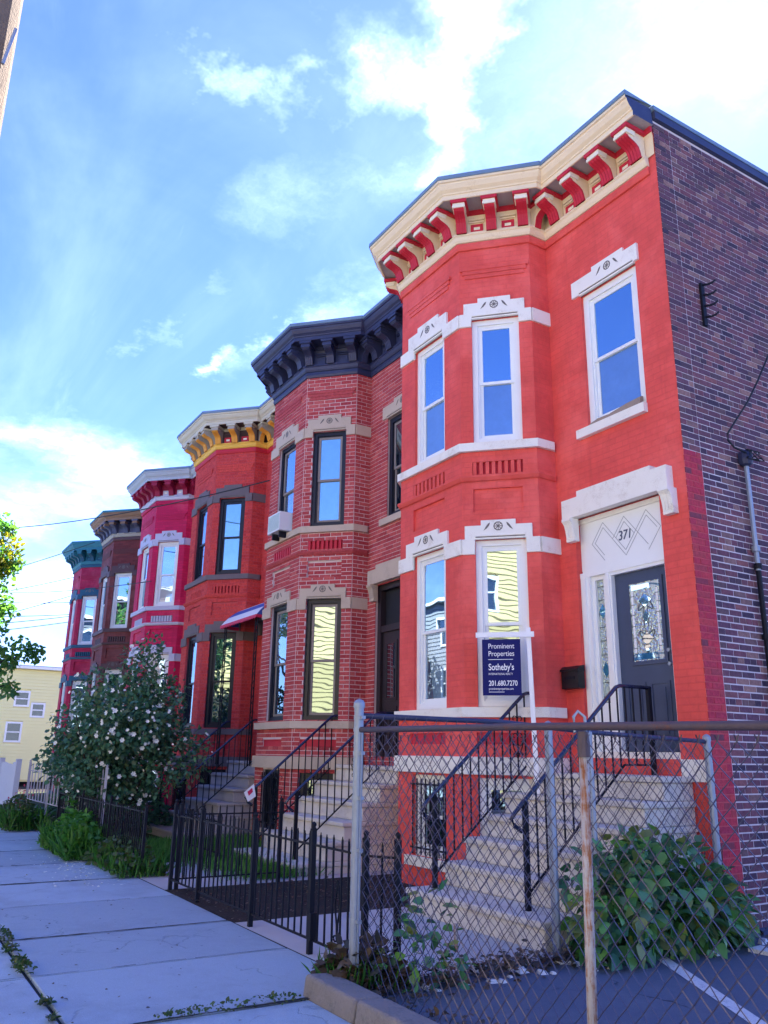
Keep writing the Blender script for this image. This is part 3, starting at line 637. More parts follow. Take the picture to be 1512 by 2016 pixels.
def clear_glass():
    m, t = newmat('clear_window_glass'); g = t.add('ShaderNodeBsdfGlossy'); t.put(g.inputs[0], (.74, .88, 1)); g.inputs['Roughness'].default_value = .015
    tr = t.add('ShaderNodeBsdfTransparent'); t.put(tr.inputs[0], (.85, .92, .95)); mx = t.add('ShaderNodeMixShader'); mx.inputs[0].default_value = .34
    t.l.new(tr.outputs[0], mx.inputs[1]); t.l.new(g.outputs[0], mx.inputs[2]); return done(m, t, mx)
M['glass_clear'] = clear_glass()
ST1 = dict(wall='red', trim='white_stone', frame='white_frame', crown='cream', soffit='soffit', strip='red_flat', frieze='cream', mould='cream', under='red', br_side='cream', br_face='red_flat', cap='cream_pale', pan='red_flat', pan_c='cream_pale',
           flash='blue_tin', slot='red_flat', slot_bar='red', string='red', corbel='red', pan_low='red_flat', cor_end='navy', glass=['glass', 'glass_screen', 'glass', 'glass_screen', 'glass', 'glass_dark', 'glass', 'glass_clear', 'glass', 'glass_screen'])
ST2 = dict(wall='h2_brick', mortar='mortar_white', bricks='h2_brick', trim='tan_stone', frame='black_frame', sash='tan_frame', crown='navy', soffit='navy', strip='navy', frieze='navy', mould='navy', under='navy', br_side='navy', br_face='navy', cap='navy', pan='navy', pan_c='navy',
           flash='blue_tin', slot='red_flat', slot_bar='red_flat', string='h2_brick', corbel='h2_brick', pan_low='red_flat', glass=['glass_shade', 'glass_shade', 'glass', 'glass_curtain', 'glass', 'glass_dark', 'glass_curtain', 'glass_dark', 'glass_dark', 'glass_dark'])
ST3 = dict(wall='h3_brick', mortar='mortar_red', bricks='h3_brick', nsep=0, trim='grey_stone', frame='black_frame', sash='black_frame', crown='pale_crown', soffit='dark_soffit', strip='pale_crown', frieze='dark_soffit', mould='yellow_band', under='red_flat', br_side='stone_grey', br_face='gold', cap='stone_grey', pan='red_flat', pan_c='white_stone',
           flash='blue_tin', slot='red_flat', slot_bar='h3_brick', string='h3_brick', corbel='h3_brick', pan_low='red_flat', glass=['glass_shade', 'glass_shade', 'glass_dark', 'glass_dark', 'glass', 'glass_dark', 'glass_dark', 'glass_dark', 'glass_dark', 'glass_dark'])
ST4 = dict(wall='h4_wall', trim='lav', frame='white_frame', crown='blue_crown', soffit='crimson', strip='crimson', frieze='crimson', mould='lav', under='h4_wall', br_side='crimson', br_face='crimson', cap='crimson', pan='lav', pan_c='white_stone',
           flash='blue_tin', slot='lav', slot_bar='lav', string='lav', corbel='h4_wall', pan_low='h4_wall', glass=['glass', 'glass_white', 'glass', 'glass', 'glass_white', 'glass', 'glass', 'glass', 'glass', 'glass'])
ST5 = dict(wall='h5_wall', trim='brown_trim', frame='white_frame', crown='brown_cor', soffit='bluegrey', strip='bluegrey', frieze='bluegrey', mould='stone_grey', under='brown_trim', br_side='bluegrey', br_face='bluegrey', cap='brown_cor', pan='bluegrey', pan_c='bluegrey',
           flash='teal', slot='brown_trim', slot_bar='brown_trim', string='brown_trim', corbel='h5_wall', pan_low='brown_trim', glass=['glass', 'glass', 'glass', 'glass', 'glass', 'glass', 'glass', 'glass', 'glass', 'glass'])
ST6 = dict(wall='h6_wall', trim='teal_dark', frame='white_frame', crown='teal', soffit='teal_dark', strip='teal', frieze='teal', mould='teal', under='teal_dark', br_side='teal', br_face='teal_dark', cap='teal', pan='teal_dark', pan_c='teal',
           flash='teal', slot='teal_dark', slot_bar='teal_dark', string='teal_dark', corbel='h6_wall', pan_low='teal_dark', glass=['glass', 'glass', 'glass', 'glass', 'glass', 'glass', 'glass', 'glass', 'glass', 'glass'])
h1, w1 = house(0, 'coral red painted rowhouse with cream and red cornice and white leaded-glass doorway numbered 371', ST1)
h2, w2 = house(1, 'rose red bare brick rowhouse with navy cornice and black window frames', ST2)
h3, w3 = house(2, 'orange red rowhouse with gold cornice brackets and a striped awning at its door', ST3)
h4, w4 = house(3, 'crimson rowhouse with lavender stone bands and crimson brackets under a grey cornice', ST4)
h5, w5 = house(4, 'brown red rowhouse with brown cornice and white windows, second from the far end', ST5)
h6, w6 = house(5, 'farthest rowhouse, wine red with a teal cornice and dark teal window surrounds', ST6)
for h, tr in ((h2, 'tan_stone'), (h3, 'grey_stone'), (h4, 'lav'), (h5, 'brown_trim'), (h6, 'teal_dark')):
    door_lintel(h, tr)
    mb = MB(); mb.ring(FLAT, .385, 1.735, 1.29, 4.2, .11, -.16, -.05, 'dark_wood'); mb.fbox(FLAT, .495, 1.625, 3.36, 3.47, -.15, -.06, 'dark_wood'); fr = mb.build('door_frame', h)
    mb = MB(); mb.fbox(FLAT, .5, 1.62, 3.475, 4.085, -.15, -.32, 'dark_room'); mb.build('pane', fr)
    for a in (.5, 1.062):
        mb = MB(); mb.fbox(FLAT, a, a+.556, 1.40, 3.355, -.15, -.10, 'dark_wood'); mb.ring(FLAT, a+.09, a+.466, 2.2, 3.2, .05, -.1, -.085, 'dark_wood'); mb.ring(FLAT, a+.09, a+.466, 1.5, 2.1, .05, -.1, -.085, 'dark_wood'); d = mb.build('door', h)
        mb = MB(); mb.fbox(FLAT, a+.14, a+.416, 2.25, 3.15, -.1, -.096, 'glass_dark'); mb.build('pane', d)
# white curtains parted behind the ground floor window of the nearest house
def curtain(h, F, a, b, z0, z1, sg):
    mb = MB(); n = 16
    for q in range(n):
        t0, t1 = q/n, (q+1)/n; w = lambda t, z: F(a+(b-a)*t*(1 if sg > 0 else 1)*(1.0 if z > z1-.01 else .45)+(0 if sg > 0 or z > z1-.01 else (b-a)*.55), z, -.2+.016*math.sin(t*26))
        mb.face([w(t0, z0), w(t1, z0), w(t1, z1), w(t0, z1)], 'lace')
    mb.build('curtain', h, fix=False)
curtain(h1, FRONT, .40, .76, 1.95, 3.0, -1); curtain(h1, FRONT, .76, 1.12, 1.95, 3.0, 1)
# the doorway of the nearest house
door_lintel(h1, 'white_stone')
mb = MB(); F = FLAT
mb.fbox(F, .385, .437, 1.36, 3.40, -.15, -.06, 'white_frame'); mb.fbox(F, 1.58, 1.735, 1.36, 3.44, -.15, -.05, 'white_frame'); mb.fbox(F, 1.64, 1.70, 1.36, 3.44, -.05, -.035, 'white_frame')
mb.fbox(F, 1.235, 1.335, 1.36, 3.44, -.15, -.055, 'white_frame'); mb.fbox(F, 1.262, 1.31, 1.36, 3.44, -.055, -.04, 'white_frame')
mb.fbox(F, .437, 1.235, 3.40, 3.44, -.15, -.058, 'white_frame'); mb.fbox(F, .385, 1.735, 3.44, 3.50, -.15, -.045, 'white_frame'); mb.fbox(F, .42, 1.70, 3.50, 3.535, -.15, -.06, 'white_frame')
mb.fbox(F, .387, 1.733, 1.29, 1.36, -.15, -.02, 'white_stone'); mb.fbox(F, .387, 1.733, 4.14, 4.199, -.15, -.06, 'white_frame'); fr = mb.build('door_frame', h1)
mb = MB(); mb.fbox(F, .387, 1.733, 3.535, 4.14, -.15, -.085, 'white_frame'); pn = mb.build('transom_panel', fr)
mb = MB()
def stripe(p, q, w=.008, o=-.085):
    d = Vector((q[0]-p[0], q[1]-p[1])); n = Vector((-d.y, d.x)).normalized()*w/2
    mb.prism(F, [(p[0]-n.x, p[1]-n.y), (q[0]-n.x, q[1]-n.y), (q[0]+n.x, q[1]+n.y), (p[0]+n.x, p[1]+n.y)], o-.002, o+.002+random.uniform(0, .0012), 'soft_groove_shade')
for cx, sides in ((1.34, 'LB'), (1.0, 'LRTB'), (.66, 'RT')):
    for rr in (.24, .175):
        for (a, b) in (((1, 0), (0, 1)), ((0, 1), (-1, 0)), ((-1, 0), (0, -1)), ((0, -1), (1, 0))):
            if cx != 1.0 and rr < .2 and random.random() < .3: continue
            if cx == 1.34 and a == (-1, 0) or cx == .66 and b == (1, 0) and rr > .2: continue
            stripe((cx+a[0]*rr*.82, 3.85+a[1]*rr), (cx+b[0]*rr*.82, 3.85+b[1]*rr), .007)
mb.build('diamond_groove_shade', pn, fix=False)  # raised strips coloured as the shade of diamond grooves
text('371', .165, F, 1.0, 3.855, -.082, 'door_navy', pn, 'house_number', 'CENTER', .18, .004, .0004, .85)
mb = MB(); mb.ring(F, 1.335, 1.58, 1.36, 3.44, .055, -.14, -.085, 'white_frame', wb=.55); sl = mb.build('sidelight', h1)
mb = MB(); mb.fbox(F, 1.39, 1.525, 1.91, 3.385, -.13, -.12, 'glass_leaded'); mb.build('pane', sl)
mb = MB()
for q in range(9): z = 1.98+q*.165; mb.fbox(F, 1.392, 1.523, z, z+.008, -.12, -.115, 'leadline')
for z in (2.3, 3.0): mb.prism(F, [(1.40, z), (1.4575, z-.09), (1.515, z), (1.4575, z+.09)], -.12, -.114, 'bevel_blue')
tag(mb.build('leading', sl), kind='stuff')
mb = MB(); mb.fbox(F, .441, 1.232, 1.366, 3.396, -.15, -.115, 'door_navy')
mb.ring(F, .525, 1.06, 2.31, 3.30, .045, -.115, -.098, 'door_navy')
for a, b in ((.53, .81), (.87, 1.15)): mb.ring(F, a, b, 1.48, 2.12, .03, -.115, -.104, 'door_navy'); mb.fbox(F, a+.07, b-.07, 1.55, 2.05, -.115, -.105, 'door_navy')
dr = mb.build('door', h1)
mb = MB(); mb.fbox(F, .57, 1.015, 2.355, 3.255, -.112, -.106, 'glass_leaded'); mb.build('pane', dr)
mb = MB(); o = -.106
for z in (3.17, 2.37): mb.fbox(F, .575, 1.01, z, z+.07, o, o+.004, 'bevel_blue')
for a in (.60, .96): mb.fbox(F, a, a+.03, 2.45, 3.16, o, o+.003, 'white_frame')
for z in (2.5, 2.62, 2.75, 2.88, 3.0, 3.1): mb.fbox(F, .57, .64, z, z+.007, o+.003, o+.005, 'leadline'); mb.fbox(F, .945, 1.015, z, z+.007, o+.003, o+.005, 'leadline')
cs = .7925
for z in (2.5, 2.6, 2.85, 3.04): mb.prism(F, [(cs-.09 if z in (2.6, 3.04) else cs-.05, z), (cs, z-.075), (cs+.09 if z in (2.6, 3.04) else cs+.05, z), (cs, z+.075)], o, o+.005+z*.0004, 'bevel_blue')
for sg in (-1, 1):
    for z0, dz in ((3.0, -1), (2.62, 1)):
        pts = [(cs+sg*(.02+.09*math.sin(t*1.1)), z0+dz*(.02+.1*t-.05*t*t)) for t in np.linspace(0, 2.4, 7)]
        for p, q in zip(pts, pts[1:]): stripe_o = o; d = Vector((q[0]-p[0], q[1]-p[1])); n = Vector((-d.y, d.x)).normalized()*.006; mb.prism(F, [(p[0]-n.x, p[1]-n.y), (q[0]-n.x, q[1]-n.y), (q[0]+n.x, q[1]+n.y), (p[0]+n.x, p[1]+n.y)], o, o+.004, 'leadline')
    mb.fbox(F, cs+sg*.03-.003, cs+sg*.03+.003, 2.5, 3.05, o, o+.003, 'leadline')
tag(mb.build('leading', dr, fix=False), kind='stuff')
for z in (2.44, 2.29): mb = MB(); mb.tube([F(.485, z, -.115), F(.485, z, -.09), F(.485, z, -.06)], .022, 'galv', 8); mb.build('door_knob', dr)
# painted and bare brick of the side wall
mb = MB(); wall_face(mb, SIDE, -.6, 9.08, [], 'mortar_grey', 0, 4.6); wall_face(mb, SIDE, -.6, 9.08, [], 'side_tex', 4.6, 12); sw = mb.build('side_wall', h1, fix=False); mb = MB(); mb.face([SIDE(0.0, -.6, .002), SIDE(.294, -.6, .002), SIDE(.294, 4.6, .002), SIDE(0.0, 4.6, .002)], 'mortar_red'); mb.build('overpainted_edge', sw, fix=False)
rnd = random.Random(5)
wrap = lay_bricks(SIDE, -.58, 9.1, [], 0.0, .30, 0, rnd=rnd); rest = lay_bricks(SIDE, -.58, 9.1, [], .303, 4.6, 6, joint=.0125, rnd=rnd)
sets = [(SIDE, [r for r in wrap if r[2] < 4.6 and not (r[0] > .2 and int(r[2]/.0735) % 2)], 'wrap_brick'), (SIDE, [r for r in wrap if not (r[2] < 4.6 and not (r[0] > .2 and int(r[2]/.0735) % 2))], 'side_brick'), (SIDE, rest, 'side_brick')]
brick_wall(sw, sets, None, Vector((5.612, -7.32, 1.293)), 300, .006)
mb = MB(); mb.box((-.06, .0, 9.085), (.05, 12, 9.20), 'navy'); mb.box((-.08, -.03, 9.20), (.06, 12, 9.262), 'blue_tin'); mb.build('roof_coping', h1)
# drainpipe at the far house
mb = MB(); mb.tube([(-W+.02-.06, -.45, -.5), (-W+.02-.06, -.45, 8.3)], .05, 'yellow_band', 8); mb.build('drainpipe', h6)

# ------------------------------------------------------------------ stoops and railings
TREADS = [(-.06, -2.12), (.178, -1.66), (.415, -1.37), (.65, -1.08), (.885, -.79), (1.122, -.50)]
def stoop(k, label, m, dz=0.0, xl=-2.38, xr=-.22):
    o = thing('stoop', label, 'stoop', (-k*W, 0, 0), group='stone stoops'); zp = -.5
    for i, (z, y) in enumerate(TREADS):
        z += dz*(1-i/5.)
        mb = MB(); last = i == 5; yb = -.012
        mb.box((xl+.03, y+.035, zp), (xr-.03, yb, z-.062), m); mb.box((xl, y, z-.06), (xr, yb-.004*i, z), m)
        s = mb.build('step', o)
        bv = s.modifiers.new('edge', 'BEVEL'); bv.width = .014; bv.segments = 2; bv.limit_method = 'ANGLE'; zp = z+.002
    return o
stoop(0, 'pale limestone stoop rising to the door numbered 371', 'step_stone'); stoop(1, 'tan grey stoop of the bare brick house, beside its iron railing', 'step_stone', -.08); stoop(2, 'grey stone stoop below the striped awning', 'step_grey', -.08)
def rail_z(y, z0, z1, y0=-2.0, y1=-.54): return z0 if y < y0 else (z1 if y > y1 else z0+(z1-z0)*(y-y0)/(y1-y0))
def curl(c, r0, r1, a0, a1, F2, n=14): return [F2(c[0]+(r0+(r1-r0)*t)*math.cos(a0+(a1-a0)*t), c[1]+(r0+(r1-r0)*t)*math.sin(a0+(a1-a0)*t)) for t in np.linspace(0, 1, n)]
def railing(x, k, label, dz=0.0, orn=(-1.25,)):
    o = thing('stoop_railing', label, 'railing', (x-k*W, 0, dz), group='black iron stoop railings'); Z = lambda y: rail_z(y, .78, 2.03); ZL = lambda y: rail_z(y, .085, 1.225, -1.85, -.5)
    mb = MB(); mb.tube([(0, -1.92, .62), (0, -2.0, .67), (0, -2.045, .73), (0, -2.0, .785), (0, -1.3, Z(-1.3)), (0, -.56, 2.015), (0, -.5, 2.035), (0, -.03, 2.035)], .021, 'rail_blue', 8); mb.build('handrail', o, smooth=True)
    mb = MB(); mb.tube([(0, -1.87, .07), (0, -.5, 1.225), (0, -.03, 1.225)], .012, 'iron', 5); mb.build('bottom_rail', o)
    for y, b, t in ((-1.87, -.07, Z(-1.87)), (-.06, 1.10, 2.03)): mb = MB(); mb.box((-.022, y-.022, b), (.022, y+.022, t), 'iron'); mb.build('post', o)
    y = -1.73
    while y < -.12:
        mb = MB(); b, t = ZL(y), Z(y); mb.box((-.007, y-.007, b), (.007, y+.007, t-.01), 'iron'); bo = mb.build('baluster', o)
        if min(abs(y-q) for q in orn) < .058:
            mb = MB(); zc = (b+t)/2; F2 = lambda a, c: (0.0, a, c)
            for sg in (-1, 1):
                for zz, up_ in ((zc+.22, -1), (zc-.05, 1), (zc-.2, -1), (zc+.02, -1)):
                    mb.tube(curl((y+sg*.045, zz), .045, .012, math.pi*(0 if sg < 0 else 1), math.pi*(0 if sg < 0 else 1)+sg*up_*4.6, F2), .006, 'iron', 4, cap=False)
                mb.tube([(0, y+sg*.088, zc-.03), (0, y+sg*.06, zc-.12), (0, y+sg*.006, zc-.22)], .006, 'iron', 4)
            tag(mb.build('scrollwork', bo, fix=False), kind='stuff')
        y += .118
    return o
railing(-2.184, 0, 'iron railing on the left of the steps to door 371', orn=(-.62,)); railing(-.698, 0, 'iron railing in front of the door numbered 371, right of its steps', orn=(-1.02,))
railing(-2.184, 1, 'iron railing with a paper notice, left of the tan grey steps', -.12, (-1.5,)); railing(-.698, 1, 'iron railing with heart scrolls, right of the tan grey steps', -.12, (-.9,))
railing(-2.184, 2, 'far iron railing on the left of the steps under the awning', -.1, (9,)); railing(-.698, 2, 'iron railing on the right of the steps under the awning', -.1, (9,))
# notice hung on the rail
mb = MB(); FN = Face((0, 0), (0, -1), (1, 0), 1)
mb.face([(0, -.1, -.11), (0, .06, .02), (.004, .10, -.17), (.006, -.03, -.25)], 'sign_white'); mb.face([(-.004, -.1, -.11), (-.004, .06, .02), (0, .10, -.17), (.002, -.03, -.25)], 'sign_white')
nt = mb.build('paper_notice'); nt.location = (-2.184-W+.03, -1.98, .80); tag(nt, 'small white paper notice hanging from the iron rail by the tan grey steps', 'notice')
mb = MB(); mb.face([(.0075, -.045, -.10), (.008, .03, -.04), (.0085, .045, -.10), (.009, -.02, -.16)], 'awn_red'); mb.build('print', nt)

# ------------------------------------------------------------------ things fixed to the nearest house
mb = MB(); mb.fbox(FLAT, 1.70, 1.985, 2.09, 2.30, .002, .11, 'mailbox'); mb.sprism(FLAT, [(.002, 2.30), (.125, 2.30), (.125, 2.32), (.08, 2.355), (.002, 2.37)], 1.69, 1.995, 'mailbox', 'mailbox'); mb.fbox(FLAT, 1.76, 1.93, 2.20, 2.235, .11, .116, 'iron')
tag(mb.build('mailbox'), 'black metal mailbox on the red wall left of the white doorway', 'mailbox')
# estate sign on its white post
sg = thing('for_sale_sign', 'navy real estate sign hanging from a white post before the bay window', 'sign'); FS = Face((CANT.o[0]+NX*.3, CANT.o[1]+NY*.3), CANT.t, CANT.n, 1)
mb = MB(); mb.hexa([FS(.10, .89, -.02), FS(.155, .89, -.02), FS(.155, .89, .03), FS(.10, .89, .03), FS(.145, 2.79, -.02), FS(.195, 2.79, -.02), FS(.195, 2.79, .03), FS(.145, 2.79, .03)], 'sign_white'); mb.build('post', sg)
mb = MB(); mb.fbox(FS, .10, .80, 2.672, 2.735, .031, .062, 'sign_white'); mb.build('arm', sg)
mb = MB(); mb.fbox(FS, .268, .728, 1.985, 2.65, .036, .045, 'sign_blue'); bd = mb.build('sign_board', sg)
mb = MB()
for a in (.30, .69): mb.fbox(FS, a, a+.008, 2.64, 2.675, .038, .043, 'galv')
mb.build('hanger', bd)
for body, sz, z, b in (('Prominent', .086, 2.565, 0), ('Properties', .086, 2.475, 0), ("Sotheby's", .108, 2.315, .0012), ('INTERNATIONAL REALTY', .034, 2.235, 0), ('201.680.7270', .085, 2.125, .0011), ('prominentproperties.com', .038, 2.062, 0)):
    text(body, sz, FS, .655, z, .0462, 'sign_white', bd, bold=b, sx=.86 if sz > .05 and b < .001 else .74)
mb = MB(); mb.fbox(FS, .36, .655, 2.405, 2.411, .045, .0465, 'sign_white'); mb.fbox(FS, .47, .655, 2.022, 2.028, .045, .0465, 'sign_white'); mb.build('rule', bd)
# split board on the upper sill
mb = MB(); pts = [(1.34, 5.352, .05), (1.22, 5.352, .10), (1.0, 5.352, .09), (.75, 5.352, .15), (.52, 5.352, .17)]
for (a, z, h_), (b, _, g_) in zip(pts, pts[1:]): mb.hexa([FLAT(a, z, -.03), FLAT(b, z, -.03), FLAT(b, z, .03+random.uniform(0, .02)), FLAT(a, z, .045), FLAT(a, z+h_*.7, -.03), FLAT(b, z+g_*.7, -.03), FLAT(b, z+g_*.6, .02), FLAT(a, z+h_*.55, .035)], 'tan_wood')
tag(mb.build('split_board'), 'splintered grey board lying on the upper window sill of the coral red house', 'board')
# service conduit and cable on the side wall
cp = thing('service_conduit', 'grey electric conduit with weatherhead on the dark brick side wall', 'conduit', (.06, 1.03, 0))
mb = MB(); mb.tube([(0, 0, -.2), (0, 0, 3.35)], .03, 'iron', 8); mb.build('lower_pipe', cp); mb = MB(); mb.tube([(0, 0, 3.35), (0, .0, 4.62)], .028, 'galv', 8); mb.build('upper_pipe', cp)
for z in (1.5, 2.6, 3.4, 3.6): mb = MB(); mb.lathe((0, 0, z), [(.03, -.03), (.045, -.03), (.045, .03), (.03, .03)], 'iron' if z < 3.5 else 'galv'); mb.build('coupling', cp)
mb = MB(); mb.lathe((0, 0, 4.6), [(.03, 0), (.07, .02), (.09, .08), (.08, .16), (.03, .2), (.001, .205)], 'navy', 9)
for q in range(7): t = q*.9; mb.tube([(.05, .05*math.sin(t), 4.68), (.14, .15*math.sin(t), 4.66+.03*math.cos(t)), (.12, .12*math.cos(t), 4.76), (.03, .02*math.cos(t*2), 4.8)], .008, 'cable', 4)
mb.build('weatherhead', cp)
def cable(label, pts, r=.012, m='cable', sag=0.0, group='overhead cables', name='overhead_cable', n=14):
    if len(pts) == 2:
        a, b = Vector(pts[0]), Vector(pts[1]); pts = [a.lerp(b, t)-Vector((0, 0, sag*4*t*(1-t))) for t in np.linspace(0, 1, n)]
    mb = MB(); mb.tube(pts, r, m, 5); o = mb.build(name); return tag(o, label, 'cable', group)
cable('black service cable looping down the dark brick side wall', [(.35, 3.4, 8.6), (.2, 2.2, 7.0), (.14, 1.70, 6.28), (.13, 1.35, 5.75), (.12, 1.12, 5.43), (.09, .85, 5.1), (.07, .735, 4.95), (.07, .725, 4.86), (.09, .80, 4.78), (.12, .95, 4.74), (.1, 1.03, 4.75)], .012, name='service_cable')
hk = thing('insulator_rack', 'black iron insulator rack with four hooks high on the side wall', 'bracket', (.012, .60, 6.33))
mb = MB(); mb.box((0, -.03, 0), (.03, .03, .58), 'iron'); mb.build('back_plate', hk)
for z in (.12, .27, .42, .56): mb = MB(); mb.tube([(.02, 0, z), (.09, .02, z-.02), (.13, .06, z), (.14, .1, z+.04)], .014, 'iron', 5); mb.build('hook', hk)
# window air conditioner of the brick house
ac = thing('air_conditioner', 'white window air conditioner in the upper window of the bare brick house', 'air conditioner', (-W, 0, -.044))
mb = MB(); mb.fbox(FRONT, .44, .98, 5.36, 5.72, -.06, .24, 'plastic_white'); mb.build('casing', ac)
mb = MB()
for q in range(12): mb.fbox(FRONT, .47, .95, 5.40+q*.025, 5.412+q*.025, .24, .248, 'ac_grill')
mb.build('grille', ac); mb = MB(); mb.fbox(FRONT, .52, .56, 5.24, 5.36, .06, .2, 'iron'); mb.build('support', ac); mb = MB(); mb.fbox(FRONT, .82, .86, 5.24, 5.36, .06, .2, 'iron'); mb.build('support', ac)
# awning and its iron supports
aw = thing('door_awning', 'blue, white and red striped metal awning over a doorway on scrolled iron posts', 'awning', (-2*W, 0, -.09))
X0, X1 = -2.1, -.08; n = 12
for q, m in enumerate(('awn_blue', 'awn_white', 'awn_blue', 'awn_white')):
    mb = MB(); prof = [(-.03-.28*math.sin(t)*1.0-.55*t/1.6, 4.56-.46*(1-math.cos(t))) for t in np.linspace(0, 1.6, 9)]
    P = prof[2*q:2*q+3]
    for (a, z), (b, y) in zip(P, P[1:]): mb.hexa([(X0, a, z-.015), (X1, a, z-.015), (X1, b, y-.015), (X0, b, y-.015), (X0, a, z), (X1, a, z), (X1, b, y), (X0, b, y)], m)
    mb.build('awning_strip', aw)
mb = MB(); ye, ze = prof[-1]
for q in range(18):
    a = X0+(X1-X0)*q/18; b = X0+(X1-X0)*(q+1)/18; mb.prism(Face((0, ye-.01), (1, 0), (0, -1), 1), [(a, ze), (b, ze), (b, ze-.05), ((a+b)/2, ze-.085), (a, ze-.05)], -.006, .006, 'awn_red')
for sx in (X0, X1): mb.prism(Face((sx, 0), (0, -1), (1, 0), 1), [(-p[0], p[1]) for p in prof]+[(.03, ze)], -.006, .006, 'awn_blue'); mb.prism(Face((sx, 0), (0, -1), (1, 0), 1), [(.03, ze), (-ye, ze), (-ye, ze-.06), (.03, 4.0)], -.012, .012, 'awn_red')
mb.build('valance', aw)
for xs in (-1.98, -.14):
    mb = MB()
    for a in (0, .11): mb.tube([(xs+a*(1 if xs < -1 else -1), -.80, 1.13), (xs+a*(1 if xs < -1 else -1), -.80, 4.05)], .014, 'iron', 5)
    p = mb.build('post', aw); mb = MB(); c = xs+(.055 if xs < -1 else -.055); F2 = lambda a, b: (a, -.80, b)
    for q in range(9):
        z = 1.45+q*.29; s = 1 if q % 2 else -1
        mb.tube(curl((c+s*.012, z), .042, .010, 0 if s > 0 else math.pi, (0 if s > 0 else math.pi)+s*5.2, F2), .006, 'iron', 4, cap=False)
        mb.tube([(c-.05, -.8, z+.06), (c+.05, -.8, z+.2)], .005, 'iron', 4)
    mb.build('scrollwork', p, fix=False)

# ------------------------------------------------------------------ ground
G = -.30
def sheet(name, x0, y0, x1, y1, z, m, kind='structure'):
    mb = MB(); mb.face([(x0, y0, z), (x1, y0, z), (x1, y1, z), (x0, y1, z)], m); return tag(mb.build(name), kind=kind)
sheet('ground', -400, -400, 400, 400, -.62, 'soil')
sheet('road', -300, -15.0, 300, -7.75, G-.14, 'road')
jb = sheet('sidewalk', -60, -7.6, 12, -3.90, G-.025, 'joint'); pavx = [12, 9, 6.2, 4.6, 3.0, 1.5, .02, -1.42, -2.75, -4.42, -6.07, -7.85, -9.7, -11.4, -13.1, -14.9, -16.7, -18.6, -20.5, -23, -26, -30, -35, -41, -50, -60]
for i in range(len(pavx)-1):
    for y0, y1 in ((-7.58, -6.02), (-5.985, -3.94)):
        if pavx[i] > .1 and y1 > -5: y1 = -4.46
        g = .012+random.uniform(0, .006); dz = random.uniform(-.004, .004); mb = MB(); a, b = pavx[i+1]+g, pavx[i]-g
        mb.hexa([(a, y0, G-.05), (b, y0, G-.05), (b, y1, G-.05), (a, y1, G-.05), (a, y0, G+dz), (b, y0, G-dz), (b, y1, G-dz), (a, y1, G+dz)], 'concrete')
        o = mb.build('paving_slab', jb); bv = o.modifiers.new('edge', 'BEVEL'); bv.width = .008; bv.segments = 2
mb = MB(); mb.box((-60, -7.75, G-.3), (40, -7.6, G+.003), 'kerb'); tag(mb.build('street_kerb'), kind='structure')
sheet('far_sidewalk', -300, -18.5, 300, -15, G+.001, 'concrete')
# front yards
sheet('garden_bed', -4.86, -3.938, -2.62, -.2, G+.002, 'soil'); sheet('yard_path', -2.62, -3.938, .0, .2, G+.003, 'concrete_yard')
sheet('yard_path', -7.3, -3.938, -4.86, .2, G+.003, 'concrete_yard'); sheet('lawn', -9.6, -3.938, -7.3, .2, G+.002, 'grass_base'); sheet('garden_bed', -30, -3.938, -9.6, .2, G+.002, 'grass_base')
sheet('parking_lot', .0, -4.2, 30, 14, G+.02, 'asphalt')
st_ = MB(); d = Vector((1.353, -.779, 0)).normalized(); n_ = Vector((-d.y, d.x, 0))*.055
a = Vector((.34, -1.38, G+.024)); b = a+d*3.2; st_.face([a-n_, b-n_, b+n_, a+n_], 'line'); tag(st_.build('parking_stripe'), kind='structure')
kb = thing('lot_kerb', 'low rough concrete kerb wall at the foot of the chain link fence', 'kerb', (0, 0, 0))
for x0, x1 in ((-.08, .62), (.635, 2.2), (2.215, 4.1), (4.115, 6.3)):
    mb = MB(); j = random.uniform(-.012, .012)
    mb.hexa([(x0, -4.46+j, G-.05), (x1, -4.46+j, G-.05), (x1, -4.2, G-.05), (x0, -4.2, G-.05), (x0+.01, -4.44+j, G+.135), (x1, -4.44, G+.13), (x1, -4.22, G+.12), (x0+.01, -4.22, G+.12)], 'kerb')
    o = mb.build('kerb_stone', kb); bv = o.modifiers.new('edge', 'BEVEL'); bv.width = .025; bv.segments = 3
rb = MB()                                    # broken concrete along the lot's edge
for q in range(70):
    y = random.uniform(-3.7, .3); x = .25+random.gauss(0, .13)+(.2 if y > -1 else 0); s = random.uniform(.015, .05)
    P = [(x+random.uniform(-1, 1)*s*.4+dx*s, y+random.uniform(-1, 1)*s*.4+dy*s*.8, G+.015) for dx, dy in ((-1, -1), (1, -1), (1, 1), (-1, 1))]
    rb.hexa(P+[(p[0]*.6+x*.4, p[1]*.6+y*.4, G+.02+s*.55) for p in P], 'line')
tag(rb.build('rubble'), kind='stuff')
mb = MB(); mb.box((.55, -.62, G+.015), (.95, -.42, G+.05), 'line'); o = mb.build('broken_kerb'); o.rotation_euler = (0, 0, .1); tag(o, 'broken white concrete block beside the side wall in the parking lot', 'concrete block')

